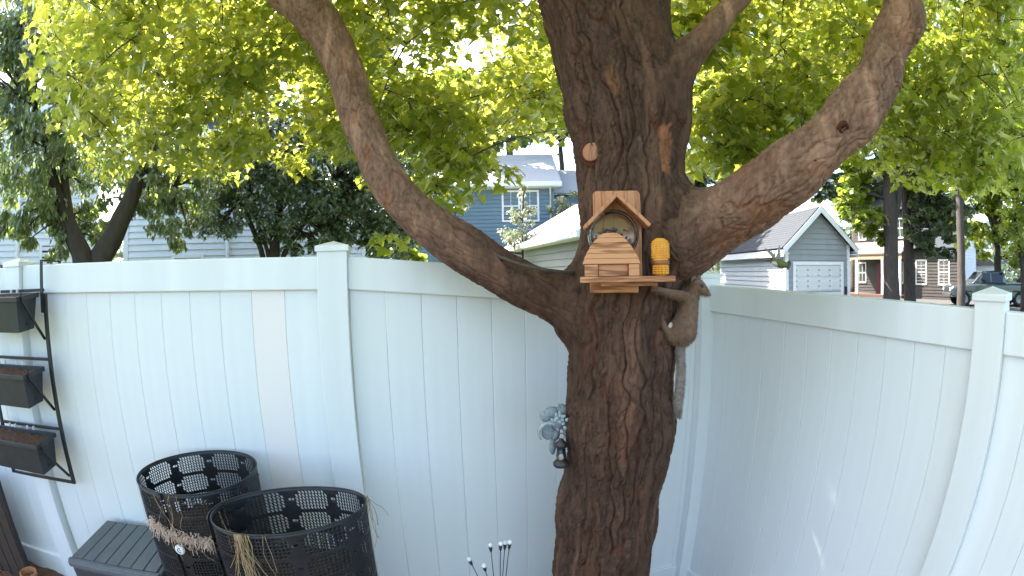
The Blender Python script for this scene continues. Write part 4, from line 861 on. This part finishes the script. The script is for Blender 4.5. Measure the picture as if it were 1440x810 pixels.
for i in range(4):
    for j in range(4):
        a, c = dx0 + .06 + i * (dx1 - dx0 - .06) / 4, .05 + j * dz / 4; w_, h_ = (dx1 - dx0 - .06) / 4 - .06, dz / 4 - .10
        P = [(a, -.0305, c), (a + w_, -.0305, c), (a + w_, -.0305, c + h_), (a, -.0305, c + h_), (a + .05, -.048, c + .05), (a + w_ - .05, -.048, c + .05), (a + w_ - .05, -.048, c + h_ - .05), (a + .05, -.048, c + h_ - .05)]
        MB().add(P, [(4, 5, 6, 7), (0, 1, 5, 4), (1, 2, 6, 5), (2, 3, 7, 6), (3, 0, 4, 7)]).build('door_panel', M['doorw'], gd)
MB().box(2.93, 3.02, -.10, -.022, .95, 1.25).build('keypad', M['lantern'], ga)
# second garage, nearer, seen between the play area and the trunk
g2 = thing('garage', 'grey sided garage with pale sloping roof behind the feeder', 'garage', (.10, 18.6, 0), math.atan2(-6.6, 1.68))
LW = 7.4
MB().box(.02, LW, .02, 3.3, -.1, 2.9).prism([(.0, 2.9), (3.3, 2.9), (2.8, 4.55)], 0, 1, Matrix(((0, LW - .04, 0, .02), (1, 0, 0, .02), (0, 0, 1, 0), (0, 0, 0, 1)))).build('wall', M['siding_g'], g2)
boards(g2, [(0, 0), (LW, 0), (LW, 2.95), (0, 2.95)], 0, M['siding_g'], .21)
boards(g2, [(0, 0), (3.3, 0), (3.3, 2.9), (2.8, 4.5), (0, 2.9)], -LW, M['siding_g'], .21, 'right')
q = [(-.35, -.35, 2.86), (LW + .35, -.35, 2.86), (LW + .35, 2.82, 4.72), (-.35, 2.82, 4.72)]; roof_slab(g2, q, .09, M['roof_l']); n_ = Vector((0, -.505, .863)); shingle_rows(g2, [Vector(p) + n_ * .09 for p in q], M['roof_l'], 16)
roof_slab(g2, [(-.35, 2.83, 4.72), (LW + .35, 2.83, 4.72), (LW + .35, 3.5, 2.86), (-.35, 3.5, 2.86)], .09, M['roof_l'])
MB().box(-.36, LW + .36, -.46, -.353, 2.76, 2.96).build('gutter', M['white'], g2, .02); MB().box(-.3, LW + .3, -.352, -.03, 2.76, 2.79).build('soffit', M['white'], g2)
MB().box(-.08, .08, -.045, .1, 0, 2.75).build('corner_trim', M['white'], g2); MB().box(-.42, -.352, -.36, 2.82, 2.72, 2.9).build('fascia', M['white'], g2)
# blue two-storey house
bh = thing('blue_house', 'blue-grey two-storey house with white double window under its eave', 'house', (-4.6, 22, 0), 0)
BW, BE = 6.65, 6.15
MB().box(.02, BW - .02, .02, 8, -.1, BE).build('wall', M['siding_b'], bh); boards(bh, [(0, 0), (BW, 0), (BW, BE), (0, BE)], 0, M['siding_b'], .19)
q = [(-.4, -.45, BE), (BW + .4, -.45, BE), (BW + .4, 4, BE + 2.55), (-.4, 4, BE + 2.55)]; roof_slab(bh, q, .1, M['roof_l']); n_ = Vector((0, -.497, .868)); shingle_rows(bh, [Vector(p) + n_ * .1 for p in q], M['roof_l'], 16); roof_slab(bh, [(-.4, 4.01, BE + 2.55), (BW + .4, 4.01, BE + 2.55), (BW + .4, 8.4, BE), (-.4, 8.4, BE)], .1, M['roof_l'])
MB().box(-.42, BW + .42, -.56, -.453, BE - .1, BE + .12).build('gutter', M['white'], bh, .02); MB().box(-.4, BW + .4, -.452, 0, BE - .13, BE - .1).build('soffit', M['white'], bh)
for cx_ in (0, BW): MB().box(cx_ - .07, cx_ + .07, -.045, .1, 0, BE - .14).build('corner_trim', M['siding_b'], bh)
window(bh, 4.18, 5.06, BE - 1.75, BE - .2, 0, (2, 2)); window(bh, 5.10, 5.98, BE - 1.75, BE - .2, 0, (2, 2)); window(bh, 1.7, 2.12, BE - 1.0, BE - .25, 0, (1, 1)); window(bh, 1.2, 2.2, .9, 2.5); window(bh, 4.7, 5.7, .9, 2.5)
MB().tube([(BW - .12, -.10, .2), (BW - .12, -.10, BE - .2), (BW - .12, -.45, BE - .05)], .045, 8).build('downspout', M['white'], bh)
# pale house wing right of it
bw_ = thing('blue_house_wing', 'darker blue house wing right of the double window', 'house', (2.15, 23.6, 0), 0)
MB().box(0, 3.4, .02, 6, -.1, 6.0).build('wall', M['siding_b'], bw_); boards(bw_, [(0, 0), (3.4, 0), (3.4, 6), (0, 6)], 0, M['siding_b'], .19); roof_slab(bw_, [(-.1, -.3, 5.95), (3.7, -.3, 5.95), (3.7, 3, 7.9), (-.1, 3, 7.9)], .1, M['roof_l']); window(bw_, .9, 1.9, 4, 5.5)
# white houses on the left
for nm, lab, pos_, rz_, wd, ht, wins, mt in (
    ('white_house', 'white sided house at the far left edge with small dark window', (-13.6, 5.2, 0), R(62), 4.3, 6.6, [(2.55, 3.3, 2.0, 3.1)], 'siding_w'),
    ('white_house', 'white sided house seen through leaves behind the droopy tree', (-9.6, 8.6, 0), R(33), 6.6, 5.6, [(1.3, 2.2, 1.2, 2.6)], 'siding_w')):
    h = thing(nm, lab, 'house', pos_, rz_); MB().box(.02, wd - .02, .02, 7, -.1, ht).build('wall', M[mt], h); boards(h, [(0, 0), (wd, 0), (wd, ht), (0, ht)], 0, M[mt], .16)
    roof_slab(h, [(-.4, -.4, ht), (wd + .4, -.4, ht), (wd + .4, 3.5, ht + 2), (-.4, 3.5, ht + 2)], .1, M['roof']); roof_slab(h, [(-.4, 3.51, ht + 2), (wd + .4, 3.51, ht + 2), (wd + .4, 7.4, ht), (-.4, 7.4, ht)], .1, M['roof'])
    for w_ in wins: window(h, *w_)
    MB().box(-.42, wd + .42, -.5, -.402, ht - .1, ht + .12).build('gutter', M['white'], h, .02)
    for cx_ in (0, wd): MB().box(cx_ - .07, cx_ + .07, -.045, .1, 0, ht - .1).build('corner_trim', M['white'], h)
    MB().tube([(wd * .43, -.09, .1), (wd * .43, -.09, ht - .3)], .05, 8).build('downspout', M['white'], h)
# brown house with a porch at the far right
ph = thing('brown_house', 'dark brown house with columned porch and white gable end beyond driveway', 'house', (25.3, 28.3, 0), R(-72)); ph.scale = (.83, .83, 1.05)
PW = 11.6
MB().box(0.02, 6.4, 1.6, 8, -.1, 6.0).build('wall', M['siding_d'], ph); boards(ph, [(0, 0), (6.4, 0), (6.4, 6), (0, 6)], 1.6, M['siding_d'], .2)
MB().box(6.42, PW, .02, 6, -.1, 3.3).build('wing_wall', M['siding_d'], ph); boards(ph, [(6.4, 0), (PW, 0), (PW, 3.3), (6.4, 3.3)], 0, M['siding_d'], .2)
boards(ph, [(0, 0), (6, 0), (6, 3.3), (3, 5.3), (0, 3.3)], -PW - .02, M['siding_w'], .2, 'right')
MB().prism([(0.02, 3.3), (5.98, 3.3), (3, 5.26)], 0, 1, Matrix(((0, 3.5, 0, PW - 3.5), (1, 0, 0, 0), (0, 0, 1, 0), (0, 0, 0, 1)))).build('gable', M['siding_w'], ph)
for a, c in (((6.3, -.4, 3.1), (PW + .35, 3.0, 5.35)), ((6.3, 6.4, 3.1), (PW + .35, 3.0, 5.35))): roof_slab(ph, [(a[0], a[1], a[2]), (c[0], a[1], a[2]), (c[0], c[1], c[2]), (a[0], c[1], c[2])], .12, M['roof'])
MB().hexa([(PW + .35, -.45, 2.95), (PW + .42, -.45, 2.95), (PW + .42, 3, 5.2), (PW + .35, 3, 5.2), (PW + .35, -.45, 3.2), (PW + .42, -.45, 3.2), (PW + .42, 3, 5.48), (PW + .35, 3, 5.48)]).build('rake_board', M['white'], ph)
roof_slab(ph, [(-.4, 1.2, 5.9), (6.7, 1.2, 5.9), (6.7, 4.6, 8.2), (-.4, 4.6, 8.2)], .12, M['roof']); roof_slab(ph, [(-.3, -1.0, 2.85), (6.4, -1.0, 2.85), (6.4, 1.6, 3.7), (-.3, 1.6, 3.7)], .12, M['roof_t'], 'porch_roof')
MB().box(-.3, 6.4, -.95, -.75, 2.55, 2.84).build('porch_beam', M['roof_t'], ph)
for x in (.1, 1.7, 4.4, 6.2): MB().box(x - .11, x + .11, -.96, -.74, .2, 2.549).build('porch_column', M['white'], ph, .02)
MB().box(-.3, 6.4, -1.0, 1.58, -.1, .2).build('porch_floor', M['brick'], ph)
MB().box(2.6, 3.6, 1.54, 1.585, .2, 2.3).build('front_door', M['redlens'], ph); 
for x in (.5, 4.6): window(ph, x, x + .9, .9, 2.4, 1.58)
for x in (.6, 2.7, 4.8): window(ph, x, x + .9, 4.0, 5.4, 1.58)
for x in (7.4, 9.6): window(ph, x, x + 1.1, .9, 2.5, 0, (2, 2), None, True)
ps = thing('neighbour_shed', 'small white shed far behind the parked pickup truck', 'shed', (33.5, 22.6, 0), R(-55)); MB().box(0, 3, 0, 3, 0, 2.3).build('wall', M['siding_w'], ps); MB().prism([(-.2, 2.3), (3.2, 2.3), (1.5, 3.5)], -.2, 3.2).build('roof', M['roof'], ps)

# ------------------------------------------------------------------ parked pickup truck
TP = Vector((23.1, 16.35, 0)); tk = thing('pickup_truck', 'steel blue pickup truck parked beyond the fence by the tall post', 'pickup truck', TP, R(-38))
L2 = 1.0  # local x runs from the front bumper towards the tail, y away
def loft(sections, m, name, parent, bev=.02):
    mb = MB(); n = len(sections[0]); vs = [p for s_ in sections for p in s_]; fs = [(i * n + k, i * n + (k + 1) % n, (i + 1) * n + (k + 1) % n, (i + 1) * n + k) for i in range(len(sections) - 1) for k in range(n)] + [tuple(range(n))[::-1], tuple((len(sections) - 1) * n + k for k in range(n))]
    mb.add(vs, fs); return mb.build(name, m, parent, bev)
def sec(x, y0, y1, z0, z1, r=.1, tw=0): return [(x, y0 + r * .4, z0), (x, y1 - r * .4, z0), (x, y1, z0 + r), (x, y1 - tw, z1 - r), (x, y1 - r - tw, z1), (x, y0 + r + tw, z1), (x, y0 + tw, z1 - r), (x, y0, z0 + r)]
Wd = 1.98
lower = [(0.10, .62, .98), (.25, .5, 1.10), (.7, .48, 1.16), (1.5, .46, 1.20), (1.9, .42, 1.22), (4.0, .42, 1.22), (5.6, .48, 1.22), (5.75, .55, 1.2)]
loft([sec(x, .03 if x > .2 else .12, Wd - (.03 if x > .2 else .12), a, c) for x, a, c in lower], M['trucks'], 'body', tk, .03)
cab = loft([sec(1.55, .14, Wd - .14, 1.2, 1.26, .03), sec(2.25, .16, Wd - .16, 1.2, 1.88, .1, .12), sec(3.4, .16, Wd - .16, 1.2, 1.93, .1, .12), sec(3.75, .15, Wd - .15, 1.2, 1.86, .1, .12), sec(3.85, .14, Wd - .14, 1.2, 1.26, .03)], M['trucks'], 'cab', tk, .03)
MB().hexa([(1.66, .30, 1.27), (1.68, Wd - .30, 1.27), (2.20, Wd - .36, 1.80), (2.18, .36, 1.80), (1.62, .30, 1.30), (1.62, Wd - .30, 1.30), (2.14, Wd - .36, 1.84), (2.14, .36, 1.84)]).build('windscreen', M['glassd'], cab)
for y0, y1 in ((.135, .30), (Wd - .30, Wd - .135)):
    for xa, xb in ((2.02, 2.78), (2.86, 3.62)): 
        s_ = -1 if y0 < 1 else 1; yo = .12 if s_ < 0 else Wd - .12; yi = .235 if s_ < 0 else Wd - .235
        dx = .33 if xa < 2.1 else 0
        MB().hexa([(xa, yo, 1.28), (xb, yo, 1.28), (xb, yo + .06 * -s_, 1.28), (xa, yo + .06 * -s_, 1.28), (xa + dx, yi, 1.78), (xb - .03, yi, 1.78), (xb - .03, yi + .06 * -s_, 1.78), (xa + dx, yi + .06 * -s_, 1.78)]).build('side_window', M['glassd'], cab)
MB().box(.02, .12, .12, Wd - .12, .5, .72).build('bumper', M['rim'], tk, .04); MB().box(.06, .16, .42, Wd - .42, .74, 1.0).build('grille', M['black'], tk, .02)
for y0 in (.12, Wd - .40): MB().box(.07, .22, y0, y0 + .28, .80, .99).build('headlight', M['lamp'], tk, .03)
for y0 in (-.12, Wd + .0): MB().box(1.95, 2.10, y0 - .02, y0 + .14, 1.22, 1.38).build('wing_mirror', M['trucks'], tk, .03)
MB().box(4.0, 5.6, .16, Wd - .16, 1.2, 1.235).build('bed_cover', M['black'], tk, .01)
for x in (1.0, 4.75):
    for y, s_ in ((.02, -1), (Wd - .02, 1)):
        wm = Matrix.Translation((x, y, .40)) @ Matrix.Rotation(R(90 * s_ * -1), 4, 'X'); w_ = MB().lathe([(.22, -.24), (.36, -.24), (.40, -.2), (.40, -.03), (.37, 0), (.24, .0), (.22, -.03)], 28, wm).build('wheel', M['tyre'], tk)
        MB().lathe([(0, -.02), (.10, -.012), (.225, -.006), (.23, -.04)], 10, wm, False).build('rim', M['rim'], w_)
        MB().box(x - .47, x + .47, *( (-.015, .045) if s_ < 0 else (Wd - .045, Wd + .015)), .78, .86).build('wheel_arch', M['black'], tk, .02)
t2 = thing('parked_car', 'dark red car parked behind the tall fence post', 'car', (27.6, 13.9, 0), R(-30))
loft([sec(x, .05, 1.75, a, c, .12) for x, a, c in ((0, .4, .75), (.2, .32, .85), (1.2, .3, .95), (3.4, .3, 1.0), (4.3, .35, .95), (4.4, .45, .85))], M['redlens'], 'body', t2, .03)
loft([sec(.95, .15, 1.65, .9, .98, .03), sec(1.6, .2, 1.6, .9, 1.42, .08, .1), (sec(2.9, .2, 1.6, .9, 1.45, .08, .1)), sec(3.9, .15, 1.65, .9, 1.0, .03)], M['glassd'], 'cabin', t2, .03)
for x in (.85, 3.5):
    for y, s_ in ((.04, -1), (1.76, 1)): MB().lathe([(.2, -.2), (.31, -.2), (.33, -.16), (.33, -.03), (.3, 0), (0, .0)], 24, Matrix.Translation((x, y, .33)) @ Matrix.Rotation(R(90 * s_ * -1), 4, 'X')).build('wheel', M['tyre'], t2)

# ------------------------------------------------------------------ trees and shrubs beyond the fence
def tree(name, label, group, px, d_, stems, blobs, n, lsize, m, bark='farbark', shape='spray', droop=(.1, .9), clump=(.18, .34), cat='tree'):
    """stems: list of [(px, py, width_px)...] traced at distance D_; blobs: (px, py, rx_px, ry_px, depth_offset)"""
    a = rays([(px, 400)])[0]; base = Vector((d_ * a[0] / math.hypot(a[0], a[1]), d_ * a[1] / math.hypot(a[0], a[1]), 0)); t = thing(name, label, cat, base, 0, group)
    k_ = d_ / 720 / FL; tips = []
    for st in stems:
        P = [(*(at(x, y, d_ + (e[0] if e else 0)) - base), w_ * k_ / 2) for x, y, w_, *e in st]
        if st is stems[0] or st[0][1] > 330: P = [(P[0][0], P[0][1], -.1, P[0][3] * 1.25)] + P
        P = spline(np.array(P), 18); P[:, :2] += .25 * P[:, 3:4] * np.stack([noise(P[:, :3] * 1.7), noise(P[:, :3] * 1.7 + 5)], 1)
        MB().tube([Vector(q[:3]) for q in P], list(np.maximum(P[:, 3], .012)), 9).build('trunk' if st is stems[0] else 'limb', M[bark], t); tips += [Vector(q[:3]) for q in P[6:]]
    bv, bf = dict(spray=(SV, SF), leaf=(DV, DF), maple=(LV, LF))[shape]; pos = []; br = MB(); tot = sum(rx * ry for _, _, rx, ry, *_ in blobs)
    for (x, y, rx, ry, *dd) in blobs:
        c = np.array(at(x, y, d_ + (dd[0] if dd else 0)) - base); rad_ = np.array([rx, (rx + ry) / 2, ry]) * k_; cnt = int(n * rx * ry / tot); nc = max(5, cnt // 60)
        cc = rng.normal(size=(nc, 3)); cc /= np.linalg.norm(cc, axis=1)[:, None]; cc *= (rng.uniform(.15, 1, nc) ** .45)[:, None]
        cp = c + cc * rad_; rc = rng.uniform(*clump, nc) * min(rad_) 
        q = rng.normal(size=(nc, cnt // nc + 1, 3)); q /= np.linalg.norm(q, axis=2)[..., None]; q *= rng.uniform(.1, 1, q.shape[:2])[..., None] ** .6; q[..., 2] *= .75
        pos.append((cp[:, None, :] + q * rc[:, None, None] * 1.4).reshape(-1, 3))
        for p in cp[::3]:
            if tips: s = min(tips, key=lambda v: (v - Vector(p)).length); br.tube([s, (s + Vector(p)) / 2 + Vector((0, 0, .06 * d_ / 10)), Vector(p)], [k_ * 2.0, k_ * 1.5, k_ * .7], 4, False)
    pos = np.concatenate(pos); pos = pos[pos[:, 2] > .05]
    if br.v: br.build('branch_network', M[bark], t, kind='stuff')
    scatter('crown', bv, bf, pos, frames(len(pos), droop, .6), rng.uniform(.65, 1.3, len(pos)) * lsize, M[m], t); return t
tree('droopy_tree', 'tree with drooping dull green leaves and two leaning trunks at left', None, 150, 7.6,
     [[(140, 372, 34), (158, 335, 30), (178, 290, 26), (200, 245, 18), (222, 190, 12), (236, 130, 8)], [(118, 372, 30), (98, 320, 24), (80, 270, 17), (68, 220, 12), (52, 160, 8)], [(100, 320, 14), (92, 260, 12), (88, 190, 10), (94, 120, 7)], [(190, 265, 12), (215, 255, 9), (245, 262, 6)]],
     [(60, 120, 70, 70), (140, 90, 80, 60), (60, 220, 62, 70), (150, 200, 80, 70, .5), (230, 190, 60, 60), (215, 275, 60, 45, .8), (125, 320, 50, 46, .9), (40, 275, 45, 45), (250, 250, 45, 50), (100, 40, 80, 60), (0, 130, 60, 90), (70, 335, 36, 34, .2), (255, 320, 40, 36), (20, 325, 30, 34), (15, 60, 60, 60), (60, 10, 80, 50), (300, 230, 40, 60)], 30000, .115, 'lfw', 'farbark', 'leaf', (.5, 1.35), (.14, .3))
tree('dark_tree', 'dense dark green bushy tree behind the middle fence post', None, 385, 9.2,
     [[(385, 372, 16), (388, 330, 14), (395, 280, 10), (400, 220, 6)], [(372, 372, 8), (350, 310, 7), (320, 260, 5)], [(395, 372, 8), (430, 310, 7), (470, 250, 5)], [(380, 372, 7), (365, 320, 5), (350, 280, 4)]],
     [(330, 235, 60, 55), (400, 190, 80, 60), (470, 230, 80, 65), (400, 270, 95, 60), (500, 300, 70, 50), (320, 300, 55, 36), (545, 320, 40, 45), (430, 330, 80, 26), (360, 160, 60, 40), (580, 250, 50, 60)], 34000, .115, 'lfd', 'farbark', 'leaf', (.1, 1.0))
tree('sunlit_tree', 'yellow-green sunlit tree left of the blue house', None, 560, 14,
     [[(565, 372, 20), (560, 300, 16), (555, 220, 12), (560, 140, 8)]], [(540, 170, 90, 70), (610, 150, 80, 50), (480, 120, 80, 60), (600, 220, 55, 50), (590, 330, 34, 34), (500, 60, 70, 50)], 9000, .26, 'lfs')
tree('neighbour_maple', 'broad yellow-green maple behind the left limb at the top of the view', None, 300, 17, [[(300, 372, 16), (304, 300, 14), (310, 200, 12), (315, 80, 9)]], [(250, 60, 150, 70), (360, 120, 120, 70), (200, 140, 90, 60), (420, 50, 110, 60), (120, 20, 120, 60)], 9000, .30, 'lfs')
tree('neighbour_maple', 'bright maple behind the big trunk and blue roof', None, 720, 27, [[(722, 372, 14), (720, 300, 12), (716, 200, 10), (712, 100, 8)]], [(690, 130, 90, 50), (770, 110, 60, 60), (780, 140, 50, 40)], 7000, .36, 'lfs')
tree('neighbour_maple', 'tall maple with bright leaves above the pale garage', None, 1090, 24, [[(1090, 400, 14), (1088, 300, 12), (1084, 200, 10), (1080, 80, 8)]], [(1080, 120, 120, 80), (1180, 80, 110, 80), (1010, 60, 80, 70), (1130, 190, 80, 50)], 9000, .34, 'lfs')
tree('neighbour_maple', 'tall yellow-green maple at the upper right corner', None, 1350, 17, [[(1352, 412, 12), (1350, 300, 11), (1346, 200, 9), (1342, 90, 7)]], [(1350, 90, 110, 80), (1400, 170, 80, 70), (1300, 150, 70, 60), (1270, 40, 90, 60), (1430, 60, 80, 80)], 9000, .24, 'lfs', 'farbark', 'spray', (.2, 1.1))
for px, lab, blobs, d_, m_, sz, n_ in (
    (735, 'slim pale variegated shrub in front of the double window', [(738, 275, 10, 16), (735, 305, 17, 22), (728, 335, 24, 20), (715, 356, 22, 14)], 16.5, 'lfv', .13, 1700),
    (795, 'rounded pale green shrub at the blue house corner', [(795, 280, 20, 18), (785, 292, 15, 10), (800, 300, 16, 20)], 20.6, 'lfv', .17, 900),
    (640, 'low leafy bush below the blue house eave at left', [(640, 290, 14, 12), (625, 320, 18, 16), (632, 345, 20, 14)], 17, 'lfv', .16, 900)):
    tree('shrub', lab, None, px, d_, [[(px, 372, 3), (px, 350, 3), (px, 300, 2)]], blobs, n_, sz, m_, 'twig', 'leaf', (.1, .9), (.25, .5), 'shrub')
bg = 'trees standing behind the houses'
for px, d_, lab, blobs, m_, n_ in (
    (690, 34, 'teal green tree crown above the blue house roof', [(680, 175, 60, 40), (740, 165, 60, 42), (640, 150, 60, 50)], 'lft', 4500),
    (790, 38, 'teal green tree directly left of the big trunk above the roof ridge', [(790, 165, 50, 48), (800, 120, 60, 45), (740, 110, 60, 45)], 'lft', 4000),
    (985, 30, 'tall blue-green tree in the gap right of the big trunk', [(985, 170, 32, 45), (978, 235, 32, 45), (1000, 280, 40, 40), (975, 100, 45, 50)], 'lft', 5200),
    (1060, 27, 'dark green tree behind the ridge of the white-trimmed garage', [(1060, 250, 40, 34), (1110, 265, 34, 26), (1070, 190, 60, 50), (1150, 262, 30, 22)], 'lfd', 4200),
    (1200, 40, 'dark leafy tree over the brown house left part', [(1195, 270, 34, 24), (1230, 255, 40, 30), (1180, 235, 40, 22)], 'lfd', 3600),
    (1310, 44, 'dark green tree over the brown house right wing', [(1310, 285, 34, 34), (1330, 305, 30, 26), (1340, 225, 40, 40), (1290, 250, 26, 30)], 'lft', 3600)):
    tree('background_tree', lab, bg, px, d_, [[(px, 400, 12), (px + 3, 300, 10), (px - 2, 200, 6)]], blobs, n_, d_ * .0125, m_)
st = 'tall trees along the driveway'
tree('driveway_tree', 'tall straight tree trunk standing right of the garage', st, 1254, 20, [[(1254, 418, 24), (1253, 370, 21), (1252, 300, 20), (1250, 230, 17), (1246, 150, 13), (1240, 60, 8)], [(1253, 330, 10), (1262, 290, 8), (1268, 240, 6)], [(1251, 260, 9), (1225, 200, 6), (1205, 160, 4)]], [(1240, 140, 70, 60), (1180, 150, 60, 40), (1280, 170, 50, 50), (1225, 235, 50, 22), (1215, 290, 36, 30), (1232, 325, 26, 18), (1200, 262, 40, 26)], 9000, .24, 'lfs')
tree('driveway_tree', 'dark forked tree trunk just right of the tall straight one', st, 1281, 23, [[(1280, 414, 17), (1278, 370, 15), (1276, 310, 14), (1270, 250, 11), (1262, 190, 8)], [(1279, 330, 10), (1286, 280, 9), (1292, 220, 7), (1296, 160, 5)]], [(1290, 230, 40, 30), (1315, 210, 45, 40), (1270, 205, 30, 26), (1300, 275, 30, 22), (1310, 315, 36, 26), (1290, 335, 24, 16), (1335, 300, 30, 30), (1325, 345, 26, 16), (1300, 250, 40, 30)], 9500, .24, 'lfd')
tree('driveway_tree', 'slender many-stemmed tree rising behind the pickup truck', st, 1403, 30, [[(1404, 412, 11), (1403, 370, 10), (1400, 320, 9), (1395, 260, 7), (1388, 190, 5)], [(1402, 330, 8), (1408, 270, 6), (1414, 190, 5)], [(1400, 330, 7), (1380, 270, 5), (1366, 210, 4)], [(1403, 340, 6), (1424, 300, 5), (1440, 250, 4)]], [(1400, 180, 70, 60), (1370, 260, 40, 40), (1425, 270, 40, 50), (1385, 330, 22, 26), (1425, 340, 22, 24), (1400, 110, 70, 60), (1350, 320, 24, 30), (1430, 370, 22, 16), (1370, 190, 60, 50)], 14000, .25, 'lfs', 'farbark', 'spray', (.2, 1.1))
tree('driveway_tree', 'small leaning tree at the far right edge behind the truck', st, 1436, 26, [[(1440, 412, 8), (1438, 375, 7), (1430, 330, 5), (1425, 280, 4)], [(1439, 370, 5), (1450, 330, 4)]], [(1440, 320, 36, 40), (1455, 260, 50, 50), (1440, 200, 60, 50)], 4500, .22, 'lfs')
# a wood far behind everything
pos = []
for k in range(130):
    a = R(rng.uniform(-78, 80)); d_ = rng.uniform(62, 90); h = rng.uniform(6, 10) + (4 if abs(math.degrees(a)) < 30 else 0); c = np.array([d_ * math.sin(a), d_ * math.cos(a), h * .5]); q = rng.normal(size=(230, 3)); q /= np.linalg.norm(q, axis=1)[:, None]; pos.append(c + q * np.array([4.5, 4.5, h * .55]) * rng.uniform(.5, 1, 230)[:, None] ** .5)
pos = np.concatenate(pos); pos = pos[pos[:, 2] > .1]; wd_ = scatter('far_wood', SV, SF, pos, frames(len(pos)), rng.uniform(.7, 1.3, len(pos)) * .9, M['lft'], None)
